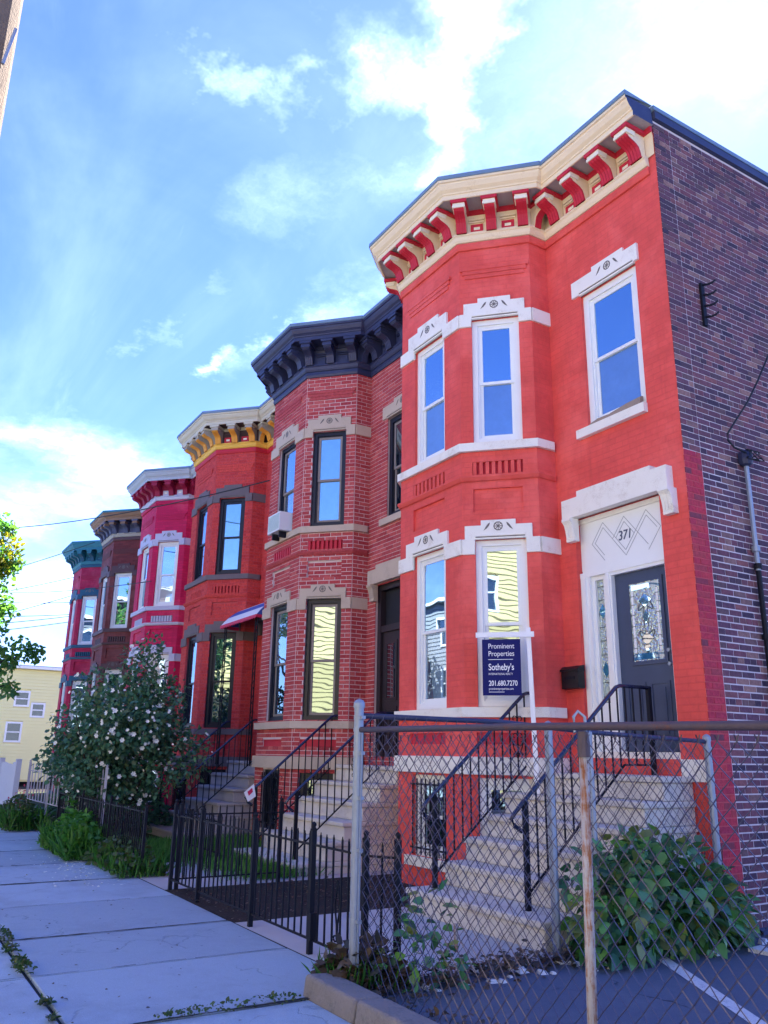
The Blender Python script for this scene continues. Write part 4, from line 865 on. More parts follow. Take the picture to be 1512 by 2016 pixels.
jd = MB()                                    # dirt and moss packed into the cross joints
for x, wd in ((.02, .024), (-1.42, .006), (-2.75, .022), (-4.42, .007), (-6.07, .026), (-7.85, .018), (-9.7, .032), (-11.4, .02), (-13.1, .03), (-14.9, .02)):
    y = -7.5; w0 = wd
    while y < -3.98 and not (x > 0 and y > -4.5):
        y1 = y+random.uniform(.05, .16); w1 = wd*random.uniform(.35, 1.25); jx = random.uniform(-.006, .006)
        if random.random() < .9 or wd > .02: jd.face([(x-w0, y, G+.006), (x+w0, y, G+.006), (x+w1+jx, y1, G+.006), (x-w1+jx, y1, G+.006)], 'joint')
        y = y1; w0 = w1
tag(jd.build('joint_dirt', fix=False), kind='stuff')
# ------------------------------------------------------------------ fences
def iron_fence(name, label, pts, y_dir, posts, zb=G, rails=(.545, -.185), tip=.66, step=.118, mat='iron', pr=.0068, post_r=.021, cat='fence', group=None, skip=()):
    """straight picket fence from pts[0] to pts[1]"""
    o = thing(name, label, cat, (*pts[0], zb), group=group); A = Vector((0, 0, 0)); B = Vector((pts[1][0]-pts[0][0], pts[1][1]-pts[0][1], 0)); L = B.length; d = B.normalized()
    rz = [r-zb for r in rails]
    for z in rz: mb = MB(); mb.tube([A+Vector((0, 0, z)), B+Vector((0, 0, z))], .012, mat, 4); mb.build('rail', o)
    for s in posts:
        p = d*s; mb = MB(); r = post_r; mb.box((p.x-r, p.y-r, -.02), (p.x+r, p.y+r, tip-zb+.0), mat); mb.lathe((p.x, p.y, tip-zb), [(r*1.5, 0), (r*1.5, .012), (r*.9, .018), (r*.8, .03), (r*1.15, .042), (r, .056), (.004, .07)], mat, 8); mb.build('post', o)
    s = step*.5
    pk = None
    while s < L:
        if min([abs(s-q) for q in posts]+[9]) > .05:
            if pk is None:
                mb = MB(); mb.hexa([(-pr, -pr, rz[1]-.0), (pr, -pr, rz[1]), (pr, pr, rz[1]), (-pr, pr, rz[1]), (-pr, -pr, tip-zb-.03), (pr, -pr, tip-zb-.03), (pr, pr, tip-zb-.03), (-pr, pr, tip-zb-.03)], mat); mb.lathe((0, 0, tip-zb-.03), [(pr*1.1, 0), (.004, .022)], mat, 4); pk = mb.build('picket', o); q = pk
            else: q = inst(pk, o)
            q.location = (d.x*s, d.y*s, random.uniform(-.008, .008)); q.rotation_euler = (random.gauss(0, .006), random.gauss(0, .006), 0)
        s += step
    return o
fe = iron_fence('iron_fence', 'black iron picket fence of house 371 along the sidewalk', ((-4.86, -3.88), (-1.12, -3.88)), 0, (.02, .98, 2.48, 3.74), step=.125)
gt = iron_fence('iron_gate', 'black iron gate with a twisted latch bar between fence and chain link post', ((-1.06, -3.88), (-.27, -3.88)), 0, (), step=.128, cat='gate')
mb = MB(); F2 = lambda a, b: (a, 0, b)
for sg in (-1, 1): mb.tube([(.40, 0, .62), (.40+sg*.028, 0, .5), (.40+sg*.035, 0, .4), (.40+sg*.008, 0, .3), (.40+sg*.004, 0, .2)], .008, 'iron', 4); mb.tube(curl((.40+sg*.03, .2), .035, .012, math.pi if sg > 0 else 0, (math.pi if sg > 0 else 0)+sg*4.8, F2), .007, 'iron', 4)
mb.build('latch_bar', gt, fix=False); mb = MB(); mb.box((-.03, -.04, .12), (.02, .02, .32), 'iron'); mb.build('lock_box', gt)
iron_fence('iron_fence', 'short end piece of black iron fence behind the grey corner post', ((-.24, -3.875), (.0, -3.72)), 0, (0.0, .27), step=.09)
iron_fence('iron_fence', 'black iron fence between the front yards, running from sidewalk to the steps', ((-4.86, -3.86), (-4.86, -2.45)), 0, (.06, 1.40), step=.10)
iron_fence('iron_fence', 'black iron fence by the grass, left of the corner picket fence', ((-6.6, -2.62), (-7.9, -2.62)), 0, (0.0, 1.25), step=.16, tip=.35, rails=(.30, -.12))
lf = iron_fence('tall_iron_fence', 'tall pale iron fence beyond the flowering shrub', ((-16.6, -3.72), (-9.9, -3.5)), 0, (0, 2.2, 4.4, 6.6), rails=(.80, .16), tip=.98, step=.30, mat='pale_iron', pr=.011)
# low rusted mesh fence in front of the shrub
iron_fence('iron_fence', 'low dark iron fence in front of the flowering shrub', ((-11.8, -3.9), (-5.98, -3.9)), 0, (.03, 2.0, 3.9, 5.78), step=.10, rails=(.50, -.17), tip=.56, post_r=.018)
def mesh_panel(A, B, z0, z1, cw, ch, r, mat, slope=0.0, bow=.0, tops=True):
    mb = MB(); A = Vector((*A, 0)); B = Vector((*B, 0)); d = B-A; L = d.length; d.normalize(); n = int(L/cw*2); nz = int((z1-z0)/ch*2); per = Vector((-d.y, d.x, 0)); k = mb.mat(mat)
    for i in range(n+1):
        pts = []
        for j in range(nz+1):
            u = i*cw/2+(cw/2 if (i+j) % 2 else 0); u = min(u, L); z = z0+j*ch/2+slope*u
            w = bow*math.sin(3*u+i*.02)*math.sin(math.pi*j/nz)+(r*.9 if j % 2 else -r*.9)
            pts.append(A+d*u+per*w+Vector((0, 0, z)))
        if tops: pts.append(pts[-1]+d*.012+Vector((0, 0, .03)))
        mb.tube(pts, r, mat, 3, cap=False)
        if tops and nz % 2 == 0: mb.tube([pts[-2], pts[-2]-d*.012+Vector((0, 0, .03))], r, mat, 3, cap=False)
    return mb
wf = thing('board_fence', 'white vertical board fence at the far end of the sidewalk', 'fence', (-22, -4.0, G))
for q in range(36): mb = MB(); x = q*.15; mb.box((x, -.01, .08), (x+.14, .012, 1.25+random.uniform(-.03, .03)), 'white_board'); mb.build('board', wf)
for x in (0, 2.6, 5.35): mb = MB(); mb.box((x, -.05, 0), (x+.12, .07, 1.36), 'white_board'); mb.build('post', wf)
for z in (.25, 1.05): mb = MB(); mb.box((0, .013, z), (5.4, .05, z+.08), 'white_board'); mb.build('rail', wf)
# the two chain link fences that meet at the corner post
CL = thing('chain_link_fence', 'chain link fence along the sidewalk kerb with a rust streaked post', 'fence', (0, -4.1, G), group='chain link fences of the parking lot')
mb = MB(); mb.tube([(.0, 0, 1.77), (1.9, 0, 1.757), (3.4, 0, 1.733), (6.4, 0, 1.69)], .021, 'rail_rust', 10); mb.build('top_rail', CL, smooth=True)
mb = MB(); mb.tube([(0, 0, -.05), (0, 0, 1.96)], .036, 'galv', 14); mb.lathe((0, 0, 1.95), [(.043, -.02), (.045, .0), (.043, .02), (.03, .04), (.001, .052)], 'galv', 14); cpst = mb.build('post', CL, smooth=False)
for z in (.45, .92, 1.28, 1.60, 1.77, 1.86): mb = MB(); mb.lathe((0, 0, z), [(.036, -.014), (.041, -.014), (.041, .014), (.036, .014)], 'galv', 14); mb.box((.03, -.016, z-.012), (.075, .016, z+.012), 'galv'); mb.build('tension_band', cpst)
mb = MB(); mb.box((.05, -.006, .1), (.062, .006, 1.74), 'galv'); mb.build('tension_bar', cpst)
for x, m in ((2.33, 'post_rust'), (5.3, 'galv')):
    mb = MB(); mb.tube([(x-.05 if x < 3 else x, .03, -.1), (x, .03, 1.66)], .026, m, 12); pp = mb.build('post', CL, smooth=True)
    mb = MB(); mb.lathe((x, .03, 1.655), [(.034, -.06), (.035, 0), (.03, .05), (.028, .07)], 'rail_rust', 12); mb.tube([(x-.03, -.0, 1.72), (x-.032, .0, 1.80), (x-.02, .02, 1.83), (x, .05, 1.80), (x, .05, 1.70)], .009, 'galv', 5); mb.build('rail_tie', pp)
tag(mesh_panel((.06, .025), (6.2, .025), .02, 1.75, .10, .105, .0037, 'wire', -.010, .02).build('wire_mesh', CL, fix=False), kind='stuff')
CB = thing('chain_link_fence', 'chain link fence running back from the corner post to the brick side wall', 'fence', (.0, -4.1, G), group='chain link fences of the parking lot')
mb = MB(); mb.tube([(.0, 0, 1.875), (.0, 1.4, 1.872), (.0, 2.4, 1.815), (.0, 4.0, 1.765)], .021, 'navy', 10); mb.build('top_rail', CB, smooth=True)
for y, r, t in ((1.92, .036, 1.86), (2.41, .026, 1.80), (4.04, .036, 1.80)):
    mb = MB(); mb.tube([(.0, y, -.05), (.0, y, t)], r, 'galv', 12); mb.lathe((0, y, t), [(r*1.15, -.03), (r*1.15, .01), (r*.7, .03), (.001, .04)], 'galv', 12); p = mb.build('post', CB, smooth=False)
    if y > 3:
        for z in (.5, .95, 1.4, 1.7): mb = MB(); mb.lathe((0, y, z), [(r, -.014), (r*1.15, -.014), (r*1.15, .014), (r, .014)], 'galv', 12); mb.build('tension_band', p)
tag(mesh_panel((.028, .05), (.028, 4.0), .02, 1.88, .10, .105, .0034, 'wire', -.025, .02).build('wire_mesh', CB, fix=False), kind='stuff')
mb = MB(); mb.tube([(-.62, -2.75, G-.05), (-.62, -2.75, G+.22)], .02, 'post_rust', 8); tag(mb.build('rusty_stake'), 'short rusty iron stake standing in the path by the stone steps', 'stake')

# ------------------------------------------------------------------ pole and cables
pl = thing('utility_pole', 'weathered wooden utility pole with a sunlit edge at the kerb', 'pole', (.3, -7.335, G))
mb = MB(); nn = 22; rr = [1+random.uniform(-.05, .04) for _ in range(nn)]; k = mb.mat('pole')
for j in range(13):
    z = j*.95; r0 = .19-.0042*z
    for q in range(nn): t = 2*math.pi*q/nn; mb.v.append((r0*rr[q]*math.cos(t), r0*rr[q]*math.sin(t), z))
for j in range(12):
    for q in range(nn): a = j*nn+q; b = j*nn+(q+1) % nn; mb.f.append((a, b, b+nn, a+nn)); mb.mi.append(k)
mb.build('shaft', pl); mb = MB(); mb.box((.02, -.26, 10.2), (.12, 1.4, 10.34), 'pole'); mb.box((.02, -1.5, 10.2), (.12, -.18, 10.34), 'pole'); mb.build('crossarm', pl)
mb = MB(); mb.tube([(.16, .1, 6.0), (.18, .14, 6.3)], .012, 'galv', 6); mb.build('step_bolt', pl)
cable('highest cable, running from the street to the bare brick bay', [(-9.2, -1.06, 6.62), (-26, -5.0, 8.75), (-40, -6.9, 9.9)][:2], .014, sag=.25)
cable('thin black drop cable ending at the brown red house', [(-23.2, -1.5, 8.2), (-33, -5.6, 7.7)], .012, sag=.12)
cable('thin cable crossing before the far houses toward the crimson bay', [(-17.0, -1.12, 5.83), (-34, -3.6, 7.9)], .012, sag=.15)
for i, (ya, za, yb, zb) in enumerate(((-3.2, 7.9, .5, 9.22), (-4.0, 6.5, .5, 8.38), (-4, 6.05, .4, 7.02), (-4.2, 6.75, .4, 7.32), (-4.2, 6.35, .4, 7.27), (-3.6, 7.45, .4, 7.87))):
    cable(['upper slanting cable in the sky left of the farthest house', 'lower slanting cable in the sky left of the farthest house', 'lowest cable in the sky above the pale yellow house', 'upper of the close pair of cables above the pale yellow house', 'lower of the close pair of cables above the pale yellow house', 'level cable in the sky between the two slanting ones'][i], [(-34, ya, za), (-34, yb, zb)], .016, 'cable', .04)

# ------------------------------------------------------------------ plants
LEAF6 = np.array([(0, 0, 0), (.32, .30, .05), (.26, .68, .02), (0, 1, -.08), (-.26, .68, .02), (-.32, .30, .05)])
LEAFQ = np.array([(0, 0, 0), (.30, .45, .04), (0, 1, -.05), (-.30, .45, .04)])
def leaves(name, P, D, size, m, parent=None, shape=LEAFQ, kind=None, nup=.6):
    """many leaf faces: P positions, D the directions they point, size each"""
    P = np.asarray(P, float); D = np.asarray(D, float); n = len(P); D = D/np.maximum(np.linalg.norm(D, axis=1, keepdims=True), 1e-6)
    up_ = RNG.normal(size=(n, 3)); up_[:, 2] = np.abs(up_[:, 2])+nup; X = np.cross(D, up_); X /= np.maximum(np.linalg.norm(X, axis=1, keepdims=True), 1e-6); N = np.cross(X, D)
    S = np.asarray(size).reshape(-1, 1, 1) if np.ndim(size) else size
    V = (X[:, None, :]*shape[None, :, 0:1]+D[:, None, :]*shape[None, :, 1:2]+N[:, None, :]*shape[None, :, 2:3])*S+P[:, None, :]
    k = len(shape); me = bpy.data.meshes.new(name); me.vertices.add(n*k); me.vertices.foreach_set('co', V.reshape(-1)); me.loops.add(n*k); me.loops.foreach_set('vertex_index', np.arange(n*k, dtype=np.int32))
    me.polygons.add(n); me.polygons.foreach_set('loop_start', np.arange(0, n*k, k, dtype=np.int32)); me.update(calc_edges=True); me.validate(); me.materials.append(M[m])
    o = link(bpy.data.objects.new(name, me), parent)
    if kind: o['kind'] = kind
    return o
def lumps(cs, n, rin=.55):
    """points inside a union of ellipsoids (cx,cy,cz,rx,ry,rz), denser to the outside; returns P and outward D"""
    w = np.array([c[3]*c[4]*c[5] for c in cs])**.7; idx = RNG.choice(len(cs), n, p=w/w.sum()); C = np.array(cs)[idx]
    d = RNG.normal(size=(n, 3)); d /= np.linalg.norm(d, axis=1, keepdims=True); r = rin+(1.04-rin)*RNG.random((n, 1))**.7
    return C[:, :3]+d*r*C[:, 3:], d
def blob(c, rx, ry, rz, n, k=.42, spread=.72):
    out = [(*c, rx*.8, ry*.8, rz*.8)]
    for _ in range(n):
        d = RNG.normal(size=3); d /= np.linalg.norm(d); s = k*RNG.uniform(.6, 1.15)
        out.append((c[0]+d[0]*rx*spread, c[1]+d[1]*ry*spread, c[2]+d[2]*rz*spread, rx*s, ry*s, rz*s))
    return out
def limb(mb, a, b, r0, r1, m='bark', n=6, bend=.12):
    a = Vector(a); b = Vector(b); L = (b-a).length; mid = a.lerp(b, .5)+Vector(RNG.normal(size=3))*bend*L*.5
    mb.tube([a, a.lerp(mid, .55), mid, mid.lerp(b, .55), b], r0, m, n, r1)
# the flowering shrub
BX, BY = -10.7, -3.15
bu = thing('flowering_shrub', 'big dark green shrub dotted with white flowers by the sidewalk', 'shrub', (BX, BY, G))
mb = MB()
for q in range(9): t = q*.7; limb(mb, (.12*math.cos(t), .12*math.sin(t), -.05), (.9*math.cos(t)*(.5+q % 3*.3), .9*math.sin(t), 1.5+.25*(q % 4)), .035, .012)
mb.build('trunk', bu)
leaves('inner_leaves', *(lambda q: (q[0], q[1]+RNG.normal(size=q[1].shape)))(lumps([(0, 0, 1.9, 1.1, 1.0, 1.0)], 1800, .1)), .12, 'bush', bu, LEAF6, 'stuff')
cs = blob((0, 0, 2.05), 1.35, 1.25, 1.2, 26, .40, .85)+blob((-.3, .1, 1.35), 1.6, 1.3, .75, 18, .36, .9)+[(.1, .3, 3.25, .5, .5, .5), (.25, .4, 3.55, .25, .25, .35), (.95, .9, 1.55, .8, .7, .6), (-.1, -.1, .75, .7, .7, .5)]
cs = [(c[0]*.93, c[1]*.93, c[2]*.98, c[3]*.92, c[4]*.92, c[5]*.95) for c in cs]; P, D = lumps(cs, 12500, .5); D = D*.8+RNG.normal(size=D.shape)*.7; D[:, 2] -= .25
leaves('crown', P, D, RNG.uniform(.06, .11, len(P)), 'bush', bu, LEAF6)
mbf = MB()
for q in range(6):
    t = q*1.047; c = (math.cos(t), math.sin(t)); e = (-c[1], c[0]); mbf.face([(0, 0, 0), (c[0]*.55+e[0]*.4, c[1]*.55+e[1]*.4, .3), (c[0]*1.0, c[1]*1.0, .42), (c[0]*.55-e[0]*.4, c[1]*.55-e[1]*.4, .3)], 'petal')
fl0 = None; P, D = lumps(cs, 1500, .98); cams = np.array([5.612-BX, -7.32-BY, 1.6]); vis = (D*(cams-P)/np.linalg.norm(cams-P, axis=1, keepdims=True)).sum(1) > .2
cnt = 0
for p, d in zip(P[vis], D[vis]):
    if p[2] < .5 or cnt > 210 or math.sin(p[0]*5.1+1)*math.sin(p[2]*4.3)+.35*math.sin(p[1]*7) < random.uniform(-.55, .35) or (p[2] < 1.6 and random.random() < .5): continue
    f = mbf.build('flower', bu, fix=False) if fl0 is None else inst(fl0, bu); fl0 = fl0 or f
    dd = (Vector(d)+Vector(RNG.normal(size=3))*.35+Vector((.3, -.3, .1))).normalized(); f.location = p+d*.04; f.rotation_euler = dd.to_track_quat('Z', 'Y').to_euler(); s = random.choice((.022, .03, .036, .048)); f.scale = (s, s, s); cnt += 1
# petals dropped on the pavement
P = np.c_[RNG.normal(-7.2, 1.0, 170), -4.25-np.abs(RNG.normal(0, .35, 170)), np.full(170, G+.012)]; leaves('fallen_petals', P, np.c_[RNG.normal(size=(170, 2)), np.zeros(170)], RNG.uniform(.025, .05, 170), 'petal', None, LEAFQ, 'stuff', 3)
# rank growth at the foot of the low fence
def weedpatch(name, label, cat, x0, x1, y0, y1, h, n, m='weed', leaf=(.05, .10), group=None, z=G+.01, blades=0):
    o = thing(name, label, cat, ((x0+x1)/2, (y0+y1)/2, z), group=group); cx, cy = (x1-x0)/2, (y1-y0)/2
    P = np.c_[RNG.uniform(-1, 1, n), RNG.uniform(-1, 1, n)]; k = np.clip(1-(P**2).sum(1)*.5, .08, 1); Z = RNG.random(n)**.7*k*h; P = np.c_[P[:, 0]*cx, P[:, 1]*cy, Z]
    D = np.c_[RNG.normal(size=(n, 2)), RNG.uniform(-.3, .9, n)]; leaves('foliage', P, D, RNG.uniform(*leaf, n), m, o, LEAF6)
    if blades:
        P = np.c_[RNG.uniform(-cx, cx, blades), RNG.uniform(-cy, cy, blades), np.zeros(blades)]; D = np.c_[RNG.normal(0, .35, (blades, 2)), np.ones(blades)]
        leaves('blades', P, D, RNG.uniform(h*.3, h*.8, blades), 'grass', o, np.array([(-.03, 0, 0), (.03, 0, 0), (.03, .6, .1), (0, 1, .3), (-.03, .6, .1)]))
    return o
weedpatch('weed_clump', 'tall green weeds below the flowering shrub at the sidewalk edge', 'weeds', -10.4, -8.0, -4.45, -3.7, .62, 1500, 'grass', (.06, .14), blades=900)
weedpatch('weed_clump', 'browning weeds at the foot of the low wire fence by fallen petals', 'weeds', -8.0, -5.9, -4.2, -3.55, .42, 1200, 'weed', (.05, .1), blades=700)
weedpatch('weed_clump', 'bright green seedling against the low wire fence post', 'weeds', -10.6, -10.0, -4.1, -3.8, .8, 260, 'grass', (.06, .11))
fb = weedpatch('flower_bush', 'low bush with pink flowers at the foot of the white board fence', 'bush', -15.6, -13.2, -4.55, -3.85, .62, 1500, 'weed', (.05, .10), blades=500)
leaves('flower', np.c_[RNG.normal(-.1, .25, 30), RNG.normal(.1, .12, 30), RNG.uniform(.45, .8, 30)], RNG.normal(size=(30, 3)), RNG.uniform(.06, .1, 30), 'pink', fb)
weedpatch('dark_hedge', 'dark overgrown hedge behind the tall pale iron fence', 'hedge', -17, -11.5, -3.3, -1.6, 1.5, 5000, 'bush', (.08, .15))
# lawn
n = 9000; P = np.c_[RNG.uniform(-9.5, -7.32, n), RNG.uniform(-3.88, -.6, n), np.full(n, G+.012)]; leaves('lawn_grass', P, np.c_[RNG.normal(0, .4, (n, 2)), np.ones(n)], RNG.uniform(.10, .2, n), 'grass', None, np.array([(-.05, 0, 0), (.05, 0, 0), (.03, .6, .1), (0, 1, .3)]), 'stuff')
n = 2600; P = np.c_[RNG.uniform(-7.6, -5.0, n), -2.3+RNG.normal(0, .35, n), np.full(n, G+.012)]; leaves('lawn_edge_grass', P, np.c_[RNG.normal(0, .4, (n, 2)), np.ones(n)], RNG.uniform(.08, .2, n), 'grass', None, np.array([(-.05, 0, 0), (.05, 0, 0), (.03, .6, .1), (0, 1, .3)]), 'stuff')
# tufts in the pavement joint
for i, (x, y, s, lb) in enumerate(((-2.95, -6.0, .16, 'weed tuft where the two pavement joints cross'), (-2.3, -6.01, .13, 'weed tuft in the long pavement joint, just in front of the joint crossing'), (-1.83, -6.01, .12, 'weed tuft at the middle of the long pavement joint'), (-1.6, -6.02, .15, 'largest weed tuft of the long pavement joint'), (-.62, -6.03, .09, 'small weed tuft near the lower corner of the sidewalk'), (-.28, -6.05, .05, 'smallest weed sprig in the pavement joint, nearest the viewer'))):
    weedpatch('weed_tuft', lb, 'weed', x-s*.85, x+s*.85, y-s*.42, y+s*.42, s*.5, int(700*s), 'weed', (.02, .045), 'weeds growing in the sidewalk joint')
weedpatch('weed_tuft', 'thin line of moss and weeds in the nearest cross joint', 'weed', -.05, .09, -5.5, -4.5, .05, 220, 'weed', (.015, .035), 'weeds growing in the sidewalk joint')
weedpatch('weed_tuft', 'flat weed growing along the cross joint at the left edge', 'weed', -2.9, -2.7, -6.7, -5.9, .06, 160, 'weed', (.02, .045), 'weeds growing in the sidewalk joint')
# growth and litter along the lot's fences
weedpatch('weed_clump', 'withered weeds round the foot of the grey corner post', 'weeds', -.35, .22, -4.25, -3.75, .30, 420, 'dry', (.05, .12), blades=160)
weedpatch('weed_clump', 'leafy creeper shoots climbing the chain link beside the corner post', 'weeds', .08, .55, -3.95, -3.45, .75, 120, 'big_leaf', (.06, .12))
n = 2000; y = RNG.uniform(-4.15, .2, n); P = np.c_[.12+RNG.normal(0, .13, n)+.05*np.sin(y*3), y, G+.02+np.abs(RNG.normal(0, .045, n))]; leaves('leaf_litter', P, np.c_[RNG.normal(size=(n, 2)), RNG.normal(0, .3, n)], RNG.uniform(.03, .07, n), 'dry', None, LEAF6, 'stuff', 1.5)
n = 380; P = np.c_[RNG.uniform(-.1, 3, n), RNG.normal(-4.05, .10, n), G+.03+np.abs(RNG.normal(0, .03, n))]; leaves('leaf_litter', P, np.c_[RNG.normal(size=(n, 2)), RNG.normal(0, .3, n)], RNG.uniform(.025, .06, n), 'dry', None, LEAF6, 'stuff', 1.5)
n = 500; P = np.c_[RNG.uniform(-4.8, -2.65, n), RNG.uniform(-3.9, -.9, n), G+.02+np.abs(RNG.normal(0, .015, n))]; leaves('leaf_litter', P, np.c_[RNG.normal(size=(n, 2)), RNG.normal(0, .2, n)], RNG.uniform(.02, .05, n), 'dry', None, LEAF6, 'stuff', 2)
n = 90; P = np.c_[RNG.uniform(-5, .5, n), RNG.uniform(-7, -4.6, n), np.full(n, G+.008)]; leaves('sidewalk_litter', P, np.c_[RNG.normal(size=(n, 2)), np.zeros(n)], RNG.uniform(.012, .035, n), 'dry', None, LEAF6, 'stuff', 3)
# the broad-leaved plant by the lot
bp = thing('leafy_plant', 'mound of broad dark green leaves beside the stone steps and brick side wall', 'plant', (.12, -.95, G))
BL = np.array([(0, 0, 0), (.30, .12, .02), (.42, .36, .03), (.26, .68, 0), (0, 1.05, -.12), (-.26, .68, 0), (-.42, .36, .03), (-.30, .12, .02)])
cs = [(.02, -.55, .42, .36, .62, .48), (.06, .0, .46, .34, .55, .50), (.12, .30, .34, .32, .46, .36), (-.05, -.38, .72, .22, .30, .25), (.22, -.9, .22, .28, .42, .28), (.28, .0, .3, .30, .72, .32), (.1, .52, .22, .28, .34, .25)]
P, D = lumps(cs, 900, .9); keep = (P[:, 2] > .02); P = P[keep]; D = D[keep]
sc = ((np.array([5.5, -6.4, 1.6])-P)*D).sum(1); od = np.argsort(-sc)
mb = MB(); mb.face([tuple(v) for v in BL], 'big_leaf'); lf0 = mb.build('leaf', bp, fix=False)
for i, q in enumerate(od[:300]):
    o = lf0 if i == 0 else inst(lf0, bp); d = Vector(D[q]*.55+RNG.normal(size=3)*.35+np.array([.25, -.15, -.75])).normalized(); nrm = Vector(D[q]+RNG.normal(size=3)*.4+np.array([0, 0, .35])); x = d.cross(nrm).normalized(); nrm = x.cross(d)
    s = random.choice((.06, .08, .10, .12, .15, .17))*random.uniform(.9, 1.1); p = P[q]; o.matrix_basis = Matrix(((x.x*s, d.x*s, nrm.x*s, p[0]), (x.y*s, d.y*s, nrm.y*s, p[1]), (x.z*s, d.z*s, nrm.z*s, p[2]), (0, 0, 0, 1)))
P2, D2 = lumps(cs, 1500, .35); k = P2[:, 2] > .02; leaves('inner_leaves', P2[k], D2[k]+np.array([.2, -.1, -.5]), RNG.uniform(.07, .15, k.sum()), 'big_leaf', bp, BL, 'stuff')
mb = MB()
for q in range(14): limb(mb, (.05+random.uniform(-.1, .1), random.uniform(-.7, .9), -.02), (.1+random.uniform(-.2, .25), random.uniform(-.9, 1.0), random.uniform(.35, .85)), .009, .004)
mb.build('stem', bp)
# street tree at the left
tr = thing('street_tree', 'street tree with green and yellowing leaves reaching in from the left', 'tree', (-19.0, -7.0, G))
mb = MB(); limb(mb, (0, 0, -.1), (.1, .1, 3.0), .17, .12, n=9, bend=.03); mb.build('trunk', tr); mb = MB()
tips = [(.5, 3.0, 4.0), (.5, 2.1, 4.9), (.4, 2.0, 6.2), (-.5, 1.2, 7.0), (0, .3, 8.2), (-1.5, -.6, 7.0), (.5, 2.7, 3.2), (1.6, -.8, 6.0)]
for tp in tips: limb(mb, (.1, .1, 2.9), tp, .07, .015)
mb.build('limb', tr)
cs = []
for cx, cy, cz, r in ((.3, 1.9, 7.6, .5), (.4, 1.95, 6.9, .6), (.4, 2.05, 6.2, .68), (.5, 2.05, 5.5, .7), (.5, 2.15, 4.9, .6), (.5, 2.85, 4.1, .5), (.5, 3.35, 4.05, .32), (.5, 2.5, 3.7, .42), (.5, 2.8, 3.08, .36), (0, 1.2, 6.7, 1.0), (-.3, .4, 7.8, 1.2), (-.8, -.8, 7.0, 1.4), (.9, -1.0, 6.4, 1.1)): cs += blob((cx, cy, cz), r, r, r*.75, 7, .45, .85)
P, D = lumps(cs, 8500, .3); D = D*.6+RNG.normal(size=D.shape)*.7; D[:, 2] -= .3; top = P[:, 2] > 5.6
leaves('crown', P, D, RNG.uniform(.10, .19, len(P)), 'tree', tr, LEAF6); Pw, Dw = lumps([(.6, 2.2, 6.75, .35, .4, .45), (.6, 2.0, 6.2, .35, .4, .4)], 420, .5); leaves('sunlit_leaves', Pw, Dw+RNG.normal(size=Dw.shape)*.5, RNG.uniform(.1, .18, len(Pw)), 'tree_sunlit', tr, LEAF6)  # second clump is coloured as leaves lit through by the sun

# ------------------------------------------------------------------ far and opposite houses
def clap_house(label, x0, y0, x1, y1, z1, m, face, wins, group=None, roofz=.18, step=.17):
    """clapboard block; face '+x' or '+y' is the sided front with windows (a,b,z0,z1)"""
    h = thing('clapboard_house', label, 'house', (x0, y0, G), group=group); w, d, t = x1-x0, y1-y0, z1-G
    F = Face((w, 0), (0, 1), (1, 0), d) if face == '+x' else Face((0, d), (1, 0), (0, 1), w)
    mb = MB(); mb.box((.06, .06, -.1), (w-.06, d-.06, t), m); mb.build('wall', h)
    mb = MB(); z = 0.0
    while z < t-.01:
        q = min(z+step, t); hs = [h_ for h_ in wins if h_[2]-G < q-.02 and h_[3]-G > z+.02]; segs = [(0.0, F.L)]
        for a, b, _, _ in hs: segs = [s for p in segs for s in ((p[0], min(p[1], a)), (max(p[0], b), p[1])) if s[1]-s[0] > .02]
        for a, b in segs: mb.hexa([F(a, z, -.07), F(b, z, -.07), F(b, z, .05), F(a, z, .05), F(a, q, -.07), F(b, q, -.07), F(b, q, .004), F(a, q, .004)], m)
        z = q
    tag(mb.build('siding', h, fix=False), kind='stuff')
    mb = MB(); mb.box((-.25, -.25, t), (w+.25, d+.25, t+roofz), 'grey_sid'); mb.build('roof', h)
    for a in (-.03, F.L-.13): mb = MB(); mb.fbox(F, a, a+.16, 0, t, .0, .075, 'white_frame'); mb.build('corner_board', h)
    mb = MB(); mb.fbox(F, -.2, F.L+.2, t-.02, t+.12, .25, .37, 'white_frame'); mb.build('gutter', h)
    for a, b, c, e in wins:
        c -= G; e -= G; mb = MB(); mb.ring(F, a, b, c, e, .10, -.03, .05, 'white_frame'); mb.fbox(F, a+.1, b-.1, (c+e)/2-.03, (c+e)/2+.03, -.03, .03, 'white_frame'); f = mb.build('window', h)
        mb = MB(); mb.fbox(F, a+.1, b-.1, c+.1, e-.1, -.03, -.02, 'glass_far'); mb.build('pane', f)
    return h
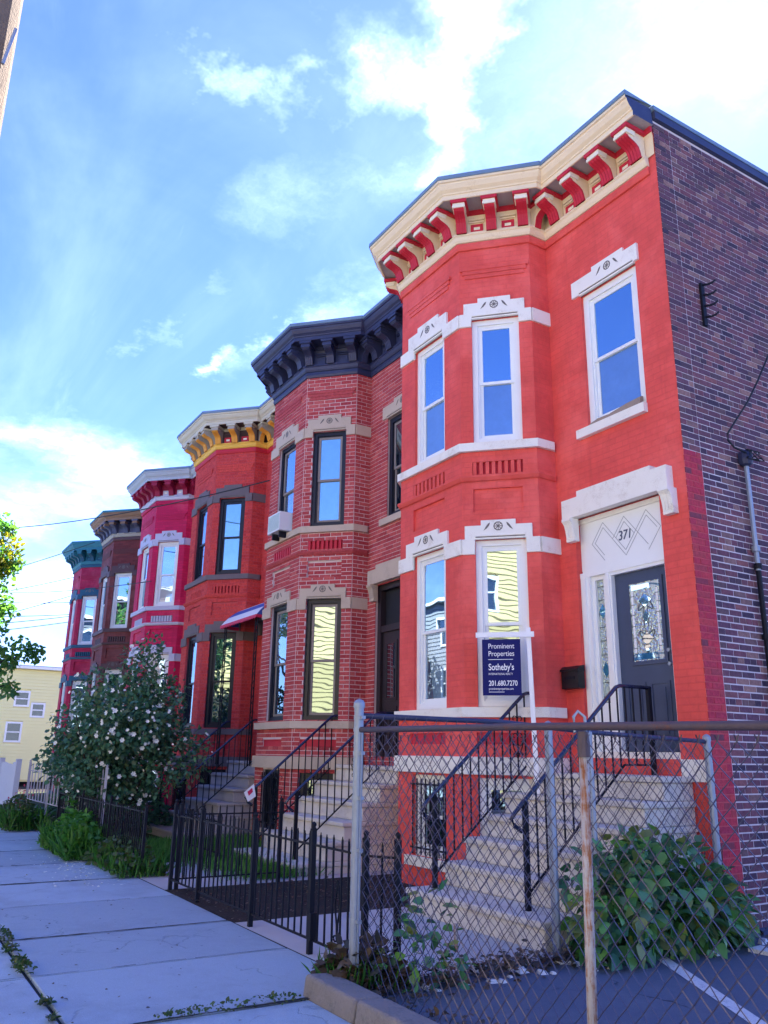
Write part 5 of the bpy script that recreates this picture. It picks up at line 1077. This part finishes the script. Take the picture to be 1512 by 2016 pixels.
clap_house('pale yellow clapboard house closing the far end of the street', -58, -9.0, -44, 7, 5.55, 'yellow_far', '+x', [(8.45, 9.25, 3.5, 4.35), (9.35, 10.1, 2.95, 3.75), (8.2, 9.05, 1.62, 2.7), (6.0, 6.9, 3.4, 4.4), (6.0, 6.9, 1.5, 2.6), (3.5, 4.4, 3.4, 4.4)])
rn = [(1.2+2.4*i, 2.15+2.4*i, z, z+1.5) for i in range(6) for z in (1.2, 4.0, 6.9)]
clap_house('yellow clapboard house across the street, mirrored in the canted bay windows', 9.5, -30, 27, -19, 11.0, 'yellow_sid', '+y', rn, 'houses across the street', step=.2)
for x0, x1, z, m, lb in ((3.2, 9.2, 9.6, 'yellow_sid', 'narrow yellow house across the street beside the large one'), (-4.5, 3.0, 9.4, 'yellow_sid', 'flat yellow house across the street opposite the corner'), (-12, -4.8, 8.4, 'yellow_sid', 'smaller yellow house across the street'), (-21, -12.3, 9.2, 'brown_sid', 'long brown house across the street'), (-32, -21.4, 8.8, 'grey_sid', 'far grey house across the street')):
    clap_house(lb, x0, -30, x1, -19, z, m, '+y', [(1.0+2.2*i, 1.9+2.2*i, q, q+1.5) for i in range(int((x1-x0-1)/2.2)) for q in (1.2, 4.0, 6.6)], 'houses across the street', step=.2)
for x, y, s, lb in ((-9, -16.2, 1.0, 'first street tree across the street'), (-19, -16.3, 1.15, 'second street tree across the street'), (-30, -16.2, 1.1, 'third street tree across the street')):
    t = thing('street_tree', lb, 'tree', (x, y, G), group='street trees across the street'); mb = MB(); limb(mb, (0, 0, -.1), (.1, 0, 3.4*s), .16, .1, n=7, bend=.04)
    for q in range(5): limb(mb, (.1, 0, 3.2*s), (1.4*math.cos(q*1.3), 1.4*math.sin(q*1.3), 5.2*s), .06, .02)
    mb.build('trunk', t); P, D = lumps(blob((0, 0, 5.6*s), 2.2*s, 2.2*s, 1.9*s, 12), 2600, .4); leaves('crown', P, D+RNG.normal(size=D.shape)*.6, RNG.uniform(.2, .34, len(P)), 'far_tree', t, LEAF6)
